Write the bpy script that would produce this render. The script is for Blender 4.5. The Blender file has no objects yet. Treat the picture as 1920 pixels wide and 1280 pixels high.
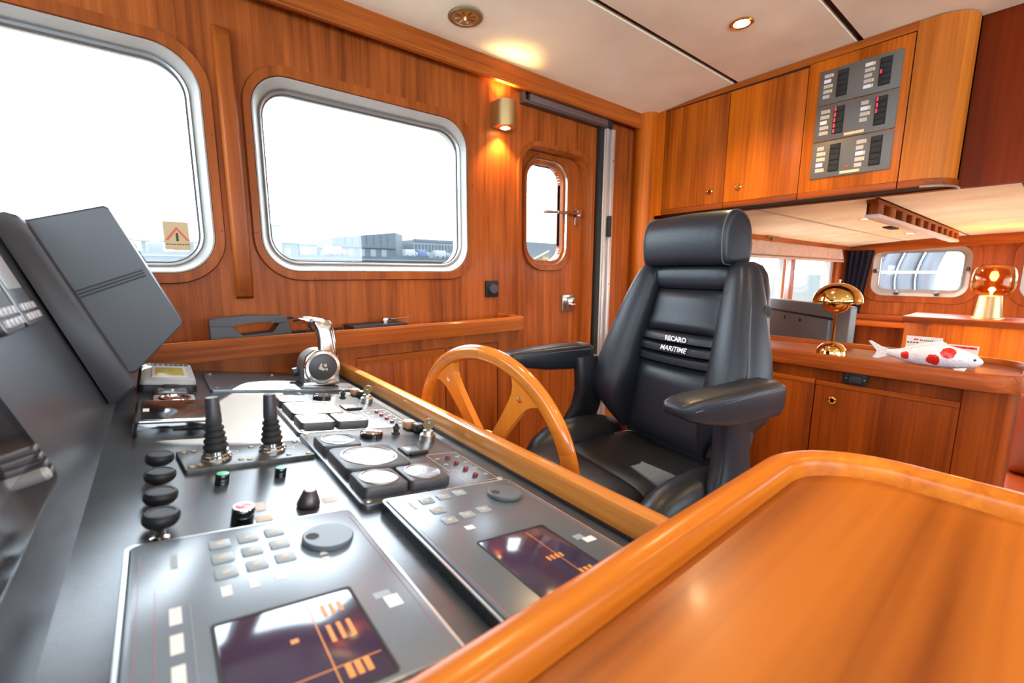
import bpy, bmesh, math, random
from mathutils import Vector, Matrix
from mathutils.geometry import tessellate_polygon
random.seed(4)
PI = math.pi
C = bpy.context.scene.collection
SC = bpy.context.scene
# ------------------------------------------------------------------ camera, world, sun, exposure
# axes: X runs aft, Y towards the windowed side wall, Z up; z = 0 is the eye height (1.25 m over the floor)
YAW, PITCH, ROLL, FPX = math.radians(51.19), math.radians(8.934), math.radians(0.186), 822.0
fw = Vector((math.cos(YAW)*math.cos(PITCH), math.sin(YAW)*math.cos(PITCH), -math.sin(PITCH)))
rt0 = Vector((math.sin(YAW), -math.cos(YAW), 0)); up0 = rt0.cross(fw)
rt = rt0*math.cos(ROLL) + up0*math.sin(ROLL); up = up0*math.cos(ROLL) - rt0*math.sin(ROLL)
cam = bpy.data.cameras.new('camera'); cam_o = bpy.data.objects.new('camera', cam); C.objects.link(cam_o)
cam_o.matrix_world = Matrix(((rt.x, up.x, -fw.x, 0), (rt.y, up.y, -fw.y, 0), (rt.z, up.z, -fw.z, 0), (0, 0, 0, 1)))
cam.sensor_width = 36; cam.lens = FPX/1920*36; cam.clip_start = 0.02; cam.clip_end = 3000
cam.dof.use_dof = True; cam.dof.focus_distance = 1.25; cam.dof.aperture_fstop = 5.0
SC.camera = cam_o
world = bpy.data.worlds.new('sky'); SC.world = world; world.use_nodes = True
bg = world.node_tree.nodes['Background']; bg.inputs[0].default_value = (0.74, 0.88, 1.0, 1); bg.inputs[1].default_value = 5.0
sun = bpy.data.lights.new('sun', 'SUN'); sun.energy = 6; sun.angle = math.radians(0.6); sun.color = (1, 0.93, 0.80)
sun_o = bpy.data.objects.new('sun', sun); C.objects.link(sun_o)
sun_o.rotation_euler = Vector((0.41, 1.0, 0.93)).to_track_quat('Z', 'Y').to_euler()
def portal(name, loc, size, rot):
    l = bpy.data.lights.new(name, 'AREA'); l.shape = 'RECTANGLE'; l.size, l.size_y = size
    l.cycles.is_portal = True
    o = bpy.data.objects.new(name, l); C.objects.link(o); o.location = loc; o.rotation_euler = rot
for nm, loc, size, rot in [
    ('sky_portal', (0.66, 1.69, 0.3), (0.80, 0.60), (-PI/2, 0, 0)), ('sky_portal', (-0.27, 1.69, 0.3), (0.86, 0.64), (-PI/2, 0, 0)),
    ('sky_portal', (1.55, 1.76, 0.29), (0.32, 0.54), (-PI/2, 0, 0)),
    ('sky_portal', (-1.05, -0.2, 0.43), (3.1, 0.75), (PI/2, 0, -PI/2)), ('sky_portal', (0.6, -2.29, 0.3), (2.95, 0.8), (PI/2, 0, 0)),
    ('sky_portal', (4.6, 1.69, -0.05), (2.4, 0.6), (-PI/2, 0, 0)), ('sky_portal', (6.36, 0.5, 0.03), (2.2, 0.5), (PI/2, 0, PI/2))]:
    portal(nm, loc, size, rot)
SC.view_settings.view_transform = 'Standard'; SC.view_settings.look = 'None'; SC.view_settings.gamma = 1
SC.view_settings.use_curve_mapping = False; SC.view_settings.exposure = 1.68
SC.cycles.use_denoising = True; SC.cycles.max_bounces = 10; SC.cycles.diffuse_bounces = 6
SC.cycles.transparent_max_bounces = 12; SC.cycles.caustics_reflective = False; SC.cycles.caustics_refractive = False
SC.cycles.sample_clamp_indirect = 6

# ------------------------------------------------------------------ helpers
LOC = {}
def V3(*a): return Vector(a)
def thing(name, loc, label, cat, group=None):
    o = bpy.data.objects.new(name, None); C.objects.link(o); o.location = loc; o.empty_display_size = 0.05
    LOC[o.name] = Vector(loc); tag(o, label, cat, group); return o
def tag(o, label, cat, group=None):
    o['label'] = label; o['category'] = cat
    if group: o['group'] = group
    return o
def fin(name, bm, mat, parent=None, smooth=38, keep=False):
    bmesh.ops.remove_doubles(bm, verts=bm.verts, dist=1e-6)
    bmesh.ops.recalc_face_normals(bm, faces=bm.faces)
    lim = math.radians(smooth)
    for f in bm.faces: f.smooth = True
    for e in bm.edges:
        if len(e.link_faces) == 2 and e.calc_face_angle(0) > lim: e.smooth = False
    if parent is not None: L = LOC[parent.name]
    elif keep: L = Vector((0, 0, 0))
    else:
        xs = [v.co for v in bm.verts]
        L = Vector(((min(v.x for v in xs)+max(v.x for v in xs))/2, (min(v.y for v in xs)+max(v.y for v in xs))/2, min(v.z for v in xs)))
    bmesh.ops.translate(bm, vec=-L, verts=bm.verts)
    me = bpy.data.meshes.new(name); bm.to_mesh(me); bm.free()
    me.materials.append(mat)
    o = bpy.data.objects.new(name, me); C.objects.link(o)
    if parent is not None: o.parent = parent
    else: o.location = L
    LOC[o.name] = L
    return o
def struct(o): o['kind'] = 'structure'; return o
class Fr:
    def __init__(s, o, U, V, N): s.o, s.U, s.V, s.N = Vector(o), Vector(U).normalized(), Vector(V).normalized(), Vector(N).normalized()
    def __call__(s, u, v, n=0): return s.o + s.U*u + s.V*v + s.N*n
def B(): return bmesh.new()
def box(bm, a, b, fr=None):
    g = (lambda x, y, z: Vector((x, y, z))) if fr is None else fr
    vs = [bm.verts.new(g(x, y, z)) for x in (a[0], b[0]) for y in (a[1], b[1]) for z in (a[2], b[2])]
    for q in ((0,1,3,2),(4,6,7,5),(0,4,5,1),(2,3,7,6),(0,2,6,4),(1,5,7,3)): bm.faces.new([vs[i] for i in q])
    return vs
def rbox(bm, a, b, r, fr=None, seg=2):
    t = B(); box(t, a, b, fr); bmesh.ops.recalc_face_normals(t, faces=t.faces)
    bmesh.ops.bevel(t, geom=t.edges[:], offset=r, segments=seg, profile=0.5, affect='EDGES')
    add(bm, t)
def add(bm, t):
    m = bpy.data.meshes.new('tmp'); t.to_mesh(m); t.free(); bm.from_mesh(m); bpy.data.meshes.remove(m)
def rr(u0, v0, u1, v1, r, n=6):
    if not isinstance(r, (tuple, list)): r = (r,)*4
    pts = []
    for k, (cx, cy, sx, sy) in enumerate(((u1, v0, -1, 1), (u1, v1, -1, -1), (u0, v1, 1, -1), (u0, v0, 1, 1))):
        a0 = -PI/2 + k*PI/2; q = max(r[k], 1e-5)
        for i in range(n+1):
            a = a0 + PI/2*i/n
            pts.append((cx+sx*q+q*math.cos(a), cy+sy*q+q*math.sin(a)))
    return pts
def plate(bm, fr, outer, holes=(), n0=0.0, n1=0.01):
    loops = [outer]+list(holes); flat = [p for l in loops for p in l]
    tris = tessellate_polygon([[Vector((p[0], p[1], 0)) for p in l] for l in loops])
    A = [bm.verts.new(fr(p[0], p[1], n0)) for p in flat]; Bv = [bm.verts.new(fr(p[0], p[1], n1)) for p in flat]
    for t in tris:
        bm.faces.new([A[i] for i in t]); bm.faces.new([Bv[i] for i in reversed(t)])
    k = 0
    for l in loops:
        m = len(l)
        for i in range(m):
            j = (i+1) % m; bm.faces.new((A[k+i], A[k+j], Bv[k+j], Bv[k+i]))
        k += m
def rings(bm, rs, cap=True, closed=True):
    vs = [[bm.verts.new(p) for p in r] for r in rs]
    for a, b in zip(vs[:-1], vs[1:]):
        m = len(a)
        for i in range(m if closed else m-1):
            j = (i+1) % m
            bm.faces.new((a[i], a[j], b[j], b[i]))
    if cap: bm.faces.new(vs[0][::-1]); bm.faces.new(vs[-1])
    return vs
def rslab(bm, fr, u0, v0, u1, v1, r, n0, n1, bev=0.002, n=5):
    f = lambda ins, z: [fr(p[0], p[1], z) for p in rr(u0+ins, v0+ins, u1-ins, v1-ins, max(r-ins, 1e-4), n)]
    rings(bm, [f(0, n0), f(0, n1-bev), f(bev*0.3, n1-bev*0.3), f(bev, n1)])
def lathe(bm, prof, o, axis=(0, 0, 1), n=24, cap=False):
    ax = Vector(axis).normalized(); t = Vector((1, 0, 0)) if abs(ax.x) < .9 else Vector((0, 1, 0))
    e1 = ax.cross(t).normalized(); e2 = ax.cross(e1); o = Vector(o)
    rs = [[o + ax*h + (e1*math.cos(2*PI*i/n)+e2*math.sin(2*PI*i/n))*max(r, 1e-5) for i in range(n)] for r, h in prof]
    rings(bm, rs, cap=True)
def tube(bm, pts, r, n=8, closed=False):
    pts = [Vector(p) for p in pts]; m = len(pts); rs = []; nrm = None
    for i, p in enumerate(pts):
        a = pts[(i-1) % m] if (closed or i > 0) else p; b = pts[(i+1) % m] if (closed or i < m-1) else p
        t = (b-a).normalized()
        if nrm is None: nrm = t.cross(Vector((0, 0, 1)) if abs(t.z) < .9 else Vector((1, 0, 0))).normalized()
        nrm = (nrm - t*nrm.dot(t)).normalized(); bi = t.cross(nrm); q = r[i] if isinstance(r, (list, tuple)) else r
        rs.append([p + (nrm*math.cos(2*PI*k/n)+bi*math.sin(2*PI*k/n))*q for k in range(n)])
    if closed: rs.append(rs[0]); rings(bm, rs, cap=False)
    else: rings(bm, rs)
def cat(pts, n=6, closed=False):
    P = [Vector(p) for p in pts]; m = len(P); out = []
    for i in range(m if closed else m-1):
        p0, p1, p2, p3 = (P[(i-1) % m] if closed or i else P[0]), P[i], P[(i+1) % m], (P[(i+2) % m] if closed or i+2 < m else P[-1])
        for k in range(n):
            t = k/n
            out.append(0.5*((2*p1)+(p2-p0)*t+(2*p0-5*p1+4*p2-p3)*t*t+(3*p1-p0-3*p2+p3)*t**3))
    if not closed: out.append(P[-1])
    return out
def lerp(x, tab):
    if x <= tab[0][0]: return tab[0][1]
    for (a, p), (b, q) in zip(tab[:-1], tab[1:]):
        if x <= b: return p+(q-p)*(x-a)/(b-a)
    return tab[-1][1]
def dup(root, delta, label=None, mapper=None):
    r = root.copy(); C.objects.link(r); r.location = root.location + Vector(delta); LOC[r.name] = LOC[root.name]+Vector(delta)
    if label: r['label'] = label
    def kids(src, dst):
        for ch in list(src.children):
            c = ch.copy(); C.objects.link(c); c.parent = dst; LOC[c.name] = LOC[r.name]; kids(ch, c)
    kids(root, r); return r
def text(name, s, size, fr, u, v, n, mat, parent, shear=0, ext=0.0004, rot=0, fat=0):
    cu = bpy.data.curves.new('txt', 'FONT'); cu.body = s; cu.size = size; cu.align_x = 'CENTER'; cu.align_y = 'CENTER'
    cu.shear = shear; cu.extrude = ext; cu.offset = fat; cu.resolution_u = 3
    ob = bpy.data.objects.new('txt', cu); C.objects.link(ob)
    me = bpy.data.meshes.new_from_object(ob.evaluated_get(bpy.context.evaluated_depsgraph_get()))
    bpy.data.objects.remove(ob)
    bm = B(); bm.from_mesh(me); bpy.data.meshes.remove(me)
    c, sn = math.cos(rot), math.sin(rot)
    for q in bm.verts:
        x, y, z = q.co; q.co = fr(u+c*x-sn*y, v+sn*x+c*y, n+z)
    return fin(name, bm, mat, parent)

# ------------------------------------------------------------------ materials
def newmat(name):
    m = bpy.data.materials.new(name); m.use_nodes = True
    return m, m.node_tree, m.node_tree.nodes['Principled BSDF']
def S(name, col, rough=0.5, metal=0.0, spec=0.5, coat=0.0, emit=None, es=0.0, bump=0.0, bscale=200, var=0.0, vscale=6, sheen=0):
    m, t, p = newmat(name)
    p.inputs['Base Color'].default_value = (*col, 1); p.inputs['Roughness'].default_value = rough
    p.inputs['Metallic'].default_value = metal; p.inputs['Specular IOR Level'].default_value = spec
    p.inputs['Coat Weight'].default_value = coat; p.inputs['Coat Roughness'].default_value = 0.08
    p.inputs['Sheen Weight'].default_value = sheen
    if emit: p.inputs['Emission Color'].default_value = (*emit, 1); p.inputs['Emission Strength'].default_value = es
    tc = t.nodes.new('ShaderNodeTexCoord')
    nz = t.nodes.new('ShaderNodeTexNoise'); nz.inputs['Scale'].default_value = vscale; nz.inputs['Detail'].default_value = 5
    t.links.new(tc.outputs['Object'], nz.inputs['Vector'])
    v = var if var else 0.06
    rp = t.nodes.new('ShaderNodeValToRGB')
    rp.color_ramp.elements[0].position = .3; rp.color_ramp.elements[1].position = .7
    rp.color_ramp.elements[0].color = (*[c*(1-v) for c in col], 1); rp.color_ramp.elements[1].color = (*[min(1, c*(1+v)) for c in col], 1)
    t.links.new(nz.outputs[0], rp.inputs[0]); t.links.new(rp.outputs[0], p.inputs['Base Color'])
    if bump:
        nb = t.nodes.new('ShaderNodeTexNoise'); nb.inputs['Scale'].default_value = bscale; nb.inputs['Detail'].default_value = 3
        t.links.new(tc.outputs['Object'], nb.inputs['Vector'])
        b = t.nodes.new('ShaderNodeBump'); b.inputs['Strength'].default_value = bump; b.inputs['Distance'].default_value = 0.004
        t.links.new(nb.outputs[0], b.inputs['Height']); t.links.new(b.outputs[0], p.inputs['Normal'])
    return m
def wood(name, dark, light, axis='Z', scale=9, rough=0.45, coat=0.04, contrast=1.65, wave=.10, spec=.14):
    m, t, p = newmat(name)
    tc = t.nodes.new('ShaderNodeTexCoord'); oi = t.nodes.new('ShaderNodeObjectInfo')
    ml = t.nodes.new('ShaderNodeMath'); ml.operation = 'MULTIPLY'; ml.inputs[1].default_value = 17.3
    t.links.new(oi.outputs['Random'], ml.inputs[0])
    ad = t.nodes.new('ShaderNodeVectorMath'); ad.operation = 'ADD'
    t.links.new(tc.outputs['Object'], ad.inputs[0]); t.links.new(ml.outputs[0], ad.inputs[1])
    def mapped(sc, al):
        mp = t.nodes.new('ShaderNodeMapping'); s = [sc, sc, sc]; s['XYZ'.index(axis)] = sc*al
        mp.inputs['Scale'].default_value = s; t.links.new(ad.outputs[0], mp.inputs['Vector']); return mp
    def noise(sc, al, det, dist, r=.55):
        n = t.nodes.new('ShaderNodeTexNoise'); n.inputs['Scale'].default_value = 1; n.inputs['Detail'].default_value = det
        n.inputs['Distortion'].default_value = dist; n.inputs['Roughness'].default_value = r
        t.links.new(mapped(sc, al).outputs[0], n.inputs['Vector']); return n
    a = noise(scale, .07, 6, 1.2); f = noise(scale*14, .022, 3, .2); g = noise(scale*.35, .25, 2, .3)
    # growth bands
    wv = t.nodes.new('ShaderNodeTexWave'); wv.bands_direction = 'X' if axis != 'X' else 'Y'
    wv.inputs['Scale'].default_value = .55; wv.inputs['Distortion'].default_value = 9; wv.inputs['Detail'].default_value = 3; wv.inputs['Detail Scale'].default_value = .7
    t.links.new(mapped(scale*1.2, .09).outputs[0], wv.inputs['Vector'])
    def mix(x, y, fac):
        n = t.nodes.new('ShaderNodeMix'); n.inputs[0].default_value = fac
        t.links.new(x, n.inputs[2]); t.links.new(y, n.inputs[3]); return n.outputs[0]
    h = mix(mix(mix(a.outputs[0], wv.outputs[1], wave), f.outputs[0], .34), g.outputs[0], .25)
    rp = t.nodes.new('ShaderNodeValToRGB'); e = rp.color_ramp.elements
    e[0].position = .5-.2/contrast; e[1].position = .5+.2/contrast; e[0].color = (*dark, 1); e[1].color = (*light, 1)
    t.links.new(h, rp.inputs[0]); t.links.new(rp.outputs[0], p.inputs['Base Color'])
    p.inputs['Roughness'].default_value = rough; p.inputs['Specular IOR Level'].default_value = spec; p.inputs['Coat Weight'].default_value = coat; p.inputs['Coat Roughness'].default_value = .12
    b = t.nodes.new('ShaderNodeBump'); b.inputs['Strength'].default_value = .06; b.inputs['Distance'].default_value = .002
    t.links.new(f.outputs[0], b.inputs['Height']); t.links.new(b.outputs[0], p.inputs['Normal'])
    return m
def glass(name, tint=(1, 1, 1), refl=0.06, rough=0.02):
    m = bpy.data.materials.new(name); m.use_nodes = True; t = m.node_tree; t.nodes.remove(t.nodes['Principled BSDF'])
    tr = t.nodes.new('ShaderNodeBsdfTransparent'); tr.inputs[0].default_value = (*tint, 1)
    gl = t.nodes.new('ShaderNodeBsdfGlossy'); gl.inputs['Roughness'].default_value = rough
    lw = t.nodes.new('ShaderNodeLayerWeight'); lw.inputs[0].default_value = .25
    mm = t.nodes.new('ShaderNodeMath'); mm.operation = 'MULTIPLY_ADD'; mm.inputs[1].default_value = .5; mm.inputs[2].default_value = refl*.3
    t.links.new(lw.outputs['Fresnel'], mm.inputs[0])
    mx = t.nodes.new('ShaderNodeMixShader'); t.links.new(mm.outputs[0], mx.inputs[0]); t.links.new(tr.outputs[0], mx.inputs[1]); t.links.new(gl.outputs[0], mx.inputs[2])
    t.links.new(mx.outputs[0], t.nodes['Material Output'].inputs[0]); return m
WD, WL = (0.15, 0.030, 0.004), (0.45, 0.115, 0.020)
M = dict(
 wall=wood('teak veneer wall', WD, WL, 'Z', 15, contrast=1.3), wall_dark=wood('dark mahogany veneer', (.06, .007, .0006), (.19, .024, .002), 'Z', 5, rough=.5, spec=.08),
 wz=wood('teak upright', (.15, .030, .004), (.44, .110, .018), 'Z', 8, contrast=1.15), wx=wood('teak lengthwise', (.17, .034, .004), (.48, .125, .018), 'X', 8),
 wy=wood('teak athwart', (.18, .036, .004), (.50, .130, .016), 'Y', 8),
 cab=wood('teak cabinet veneer', (.20, .036, .001), (.60, .145, .006), 'Z', 7, wave=.2), cab_shade=wood('shaded teak counter veneer', (.085, .012, .0006), (.27, .050, .002), 'Z', 7, wave=.2),  # counter veneer is cabinet teak darkened for the shadow low on the counter
 cab2=wood('golden teak panel', (.26, .06, .005), (.60, .18, .022), 'Z', 6),
 cnt=wood('teak counter rim', (.12, .020, .0015), (.36, .075, .005), 'Y', 9),
 table=wood('orange cherry tabletop', (.17, .036, .003), (.38, .105, .010), 'X', 3.0, rough=.32, contrast=2.2, wave=.30, spec=.3),
 tabler=wood('orange cherry rim', (.28, .060, .004), (.58, .175, .016), 'X', 6, rough=.25),
 wheel=wood('orange varnished wheel', (.34, .085, .008), (.68, .225, .028), 'Y', 5, rough=.2, coat=.6, contrast=.8),
 spoke=wood('orange spoke', (.44, .12, .010), (.72, .235, .028), 'Z', 5, rough=.3, contrast=.8),
 rail=wood('golden rail', (.34, .10, .015), (.66, .27, .06), 'Y', 7, rough=.22, coat=.5),
 floor=wood('red wood floor', (.16, .035, .012), (.32, .08, .026), 'X', 6), deckfl=wood('pale bounce teak floor', (.42, .28, .16), (.62, .46, .30), 'X', 6), bounce_carpet=S('cream carpet', (.72, .66, .56), .95, bump=.3, bscale=120),
 suede=S('cream suede ceiling', (.93, .93, .76), .85, spec=.2, var=.10, vscale=3.2, bump=.15, bscale=30),
 suede2=S('beige suede ceiling', (.93, .89, .73), .85, spec=.2, var=.14, vscale=3.2, bump=.15, bscale=30),
 batten=S('dark batten', (.035, .009, .003), .6, spec=.1), gap=S('dark gap', (.012, .008, .006), .8),
 white=S('off white frame', (.40, .38, .35), .45), alu=S('aluminium bead', (.62, .66, .68), .3, .85),
 alup=S('anodised post', (.60, .55, .52), .38, .6), bronze=S('dark bronze track', (.085, .06, .05), .45, .3),
 con=S('black console laminate', (.040, .050, .065), .27, spec=1.0, var=.2, vscale=30),
 conblk=S('black moulding', (.014, .013, .015), .45, spec=.3), plast=S('dark grey plastic', (.045, .043, .047), .42, bump=.05, bscale=900),
 mon=S('charcoal monitor housing', (.040, .041, .046), .38), mon2=S('charcoal monitor base', (.045, .041, .047), .42),
 unit=S('blue grey panel face', (.15, .20, .26), .26, spec=1.0), unit2=S('slate panel face', (.085, .115, .15), .27, spec=.9),
 key=S('pale rubber key', (.26, .31, .35), .4), label=S('white label', (.80, .80, .80), .6), pink=S('pink pinstripe', (.50, .16, .22), .6),
 screen=S('violet lcd', (.045, .035, .075), .1, spec=.8), amber=S('amber segment', (.5, .16, .02), .5, emit=(1, .36, .04), es=.12),
 blackgl=S('gloss black', (.008, .008, .009), .08, spec=.6, coat=.5), chrome=S('chrome', (.72, .70, .68), .12, 1.0),
 steel=S('brushed steel', (.50, .48, .46), .3, 1.0), satin=S('grey lever satin', (.28, .30, .32), .3, .6),
 gold=S('polished gold', (.83, .52, .16), .08, 1.0), brass=S('satin brass', (.56, .41, .19), .42, 1.0), brassd=S('aged brass', (.30, .23, .11), .42, .6),
 leather=S('black leather', (.009, .011, .016), .40, spec=.32, bump=.10, bscale=160), leather2=S('black leather worn', (.012, .013, .016), .40, spec=.36, bump=.16, bscale=110),
 thread=S('stitch thread', (.05, .05, .055), .6), logo=S('silver thread', (.75, .75, .75), .5),
 red=S('red button', (.55, .02, .02), .3, emit=(1, .05, .04), es=.12), redd=S('dull red lamp', (.20, .015, .02), .35), green=S('green button', (.10, .50, .24), .35, emit=(.1, .7, .3), es=.08),
 tan=S('tan rocker', (.42, .22, .11), .5), grey=S('mid grey plastic', (.35, .36, .37), .4, var=.1), lcd=S('olive lcd', (.36, .33, .07), .25),
 bpan=S('breaker panel grey', (.115, .105, .092), .45), ivory=S('ivory label', (.78, .58, .30), .6), pale=S('pale label', (.52, .47, .40), .6), redled=S('red led strip', (.55, .02, .03), .4, emit=(1, .03, .05), es=.5),
 glass=glass('clear glass'), gdial=glass('gauge glass', (.95, .97, 1), .25), amberg=glass('amber glass', (.94, .74, .46), .03, .08),
 dial=S('gauge face', (.42, .43, .42), .5), navy=S('navy curtain', (.006, .008, .026), .85), blind=S('pinkish linen blind', (.58, .44, .36), .9, var=.12, vscale=25),
 tv=S('tv back', (.20, .21, .21), .3, 0), koi=None, sofa=S('orange leather', (.30, .05, .006), .5), paper=S('paper', (.62, .61, .59), .7),
 lamp=S('warm lamp', (1, .75, .4), .5, emit=(1, .62, .22), es=16), bulb=S('filament bulb', (1, .7, .3), .5, emit=(1, .55, .16), es=12),
 water=S('harbour water', (.048, .055, .052), .8, spec=.05, var=.2, vscale=.4, bump=.4, bscale=2), quay=S('quay stone', (0.016, 0.022, 0.027), .9, var=.35, vscale=.12),
 b1=S('blue grey cladding', (0.019, 0.026, 0.032), .8), b2=S('dark blue cladding', (0.014, 0.021, 0.026), .8), b3=S('pale building', (0.058, 0.064, 0.072), .8), b4=S('white lorry', (0.094, 0.097, 0.100), .7),
 b5=S('blue container', (0.011, 0.025, 0.061), .7), ochre=S('ochre crane', (0.094, 0.061, 0.018), .7), hull=S('fender rubber', (0.058, 0.064, 0.075), .5), rub=S('rubber', (.01, .01, .01), .7),
 sticker=S('cream sticker', (.48, .35, .19), .7), stred=S('salmon print', (.55, .10, .06), .7), stblk=S('black print', (.05, .03, .01), .7))
def koi():
    m, t, p = newmat('white and red koi ceramic'); tc = t.nodes.new('ShaderNodeTexCoord'); last = None
    nz = t.nodes.new('ShaderNodeTexNoise'); nz.inputs['Scale'].default_value = 60
    t.links.new(tc.outputs['Object'], nz.inputs['Vector'])
    for (y, z, r) in ((.048, .036, .008), (-.035, .034, .013), (-.071, .060, .013), (.080, .056, .004)):
        sb = t.nodes.new('ShaderNodeVectorMath'); sb.operation = 'SUBTRACT'; sb.inputs[1].default_value = (-.026, y, z)
        t.links.new(tc.outputs['Object'], sb.inputs[0])
        ln = t.nodes.new('ShaderNodeVectorMath'); ln.operation = 'LENGTH'; t.links.new(sb.outputs[0], ln.inputs[0])
        a = t.nodes.new('ShaderNodeMath'); a.operation = 'MULTIPLY_ADD'; a.inputs[1].default_value = .012; t.links.new(nz.outputs[0], a.inputs[0]); t.links.new(ln.outputs['Value'], a.inputs[2])
        c = t.nodes.new('ShaderNodeMath'); c.operation = 'LESS_THAN'; c.inputs[1].default_value = r+.014; t.links.new(a.outputs[0], c.inputs[0])
        if last:
            mx = t.nodes.new('ShaderNodeMath'); mx.operation = 'MAXIMUM'; t.links.new(last, mx.inputs[0]); t.links.new(c.outputs[0], mx.inputs[1]); last = mx.outputs[0]
        else: last = c.outputs[0]
    mix = t.nodes.new('ShaderNodeMix'); mix.data_type = 'RGBA'; mix.inputs[6].default_value = (.60, .60, .63, 1); mix.inputs[7].default_value = (.50, .014, .010, 1)
    t.links.new(last, mix.inputs[0]); t.links.new(mix.outputs[2], p.inputs['Base Color']); p.inputs['Roughness'].default_value = .3
    vo = t.nodes.new('ShaderNodeTexVoronoi'); vo.inputs['Scale'].default_value = 95; t.links.new(tc.outputs['Object'], vo.inputs['Vector'])
    b = t.nodes.new('ShaderNodeBump'); b.inputs['Strength'].default_value = .5; b.inputs['Distance'].default_value = .003; t.links.new(vo.outputs['Distance'], b.inputs['Height']); t.links.new(b.outputs[0], p.inputs['Normal'])
    return m
M['koi'] = koi()

# ------------------------------------------------------------------ frames
SIDE = Fr((0, 1.6, 0), (1, 0, 0), (0, 0, 1), (0, -1, 0))          # side wall, n into the room
TH = math.atan(.165); cT, sT = math.cos(TH), math.sin(TH)
CON = Fr((0, 0, -.2559), (cT, 0, -sT), (0, 1, 0), (sT, 0, cT))    # sloping console top, u aft and down
RIS = Fr((-.08, 0, -.243), (0, 1, 0), (-.321, 0, .947), (.947, 0, .321))  # console riser
def BULK(x): return Fr((x, 0, 0), (0, 1, 0), (0, 0, 1), (-1, 0, 0))
ID = Fr((0, 0, 0), (1, 0, 0), (0, 1, 0), (0, 0, 1))
FLOOR = -1.25
def ceil_z(y): return .90-.0105*y*y-.02*(max(0, y-1.05)/.5)**2
# ------------------------------------------------------------------ room shell
W2 = dict(wood=(.246, -.030, 1.082, .632), white=(.272, .002, 1.040, .597), glass=(.303, .032, 1.022, .565), r=(.135, .105, .085))
W1 = dict(wood=(-.705, -.036, .176, .640), white=(-.675, -.004, .148, .605), glass=(-.645, .022, .118, .578), r=(.135, .108, .088))
DOOR = (1.335, -1.25, 1.805, .575)
SW = (3.42, -.36, 5.85, .20)   # saloon side window hole
def wall_hole(q, r, n=8, grow=0): return rr(q[0]-grow, q[1]-grow, q[2]+grow, q[3]+grow, r, n)
bm = B()
plate(bm, SIDE, [(-1.05, -1.25), (2.30, -1.25), (2.30, .93), (-1.05, .93)],
      [wall_hole(W1['white'], W1['r'][1]), wall_hole(W2['white'], W2['r'][1]), rr(DOOR[0], -1.24, DOOR[2], DOOR[3], (.001, .11, .11, .001), 8)], -.09, 0)
wall_side = struct(fin('wall_side', bm, M['wall'], keep=True))
bm = B(); box(bm, (-1.3, -2.6, FLOOR-.06), (2.4, 1.75, FLOOR)); struct(fin('floor', bm, M['deckfl'], keep=True))  # floor out of view, coloured pale to bounce light up to the ceiling
bm = B(); box(bm, (2.4, -2.6, FLOOR-.36), (6.5, 1.75, FLOOR-.3)); struct(fin('floor_saloon', bm, M['bounce_carpet'], keep=True))  # unseen cream floor covering, added to reflect light onto the saloon ceiling
# ceiling: backing board, suede panels, battens
def strip(bm, x0, x1, y0, y1, dz0, dz1, zf=ceil_z, n=10):
    rs = []
    for i in range(n+1):
        y = y0+(y1-y0)*i/n; z = zf(y); rs.append([V3(x0, y, z+dz0), V3(x1, y, z+dz0), V3(x1, y, z+dz1), V3(x0, y, z+dz1)])
    rings(bm, rs)
bm = B(); strip(bm, -1.1, 2.6, -2.6, 1.72, .014, .06); ceil = struct(fin('ceiling', bm, M['batten'], keep=True))
seams = [1.60, 1.083, .609, .135, -.339, -.813, -1.287, -2.3]
for a, b in zip(seams[:-1], seams[1:]):
    bm = B(); strip(bm, -1.05, 2.36, b+.012, a-.012, 0, .014, n=4)
    fin('ceiling_panel', bm, M['suede'] if a > 1.2 else M['suede2'], ceil)
# front wall with windscreens (left of the picture, behind the console)
FRONT = Fr((-.98, 0, 0), (0, 1, 0), (0, 0, 1), (1, 0, 0))
fh = [rr(-1.75, .10, -.72, .74, .08, 5), rr(-.62, .10, .42, .74, .08, 5), rr(.52, .10, 1.36, .74, .08, 5)]
bm = B(); plate(bm, FRONT, [(-2.4, -1.25), (1.69, -1.25), (1.69, .93), (-2.4, .93)], fh, -.07, 0)
wf = struct(fin('wall_front', bm, M['wall'], keep=True))
for h in fh:
    bm = B(); plate(bm, FRONT, h, (), -.05, -.045); fin('pane', bm, M['glass'], wf)
PORT = Fr((0, -2.2, 0), (1, 0, 0), (0, 0, 1), (0, 1, 0))
ph = [rr(-.85, -.08, .48, .68, .1, 5), rr(.62, -.08, 2.05, .68, .1, 5)]
bm = B(); plate(bm, PORT, [(-1.05, -1.25), (2.4, -1.25), (2.4, .93), (-1.05, .93)], ph, -.09, 0)
wp = struct(fin('wall_far_side', bm, M['wall'], keep=True))
for h in ph:
    bm = B(); plate(bm, PORT, h, (), -.05, -.045); fin('pane', bm, M['glass'], wp)
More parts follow.
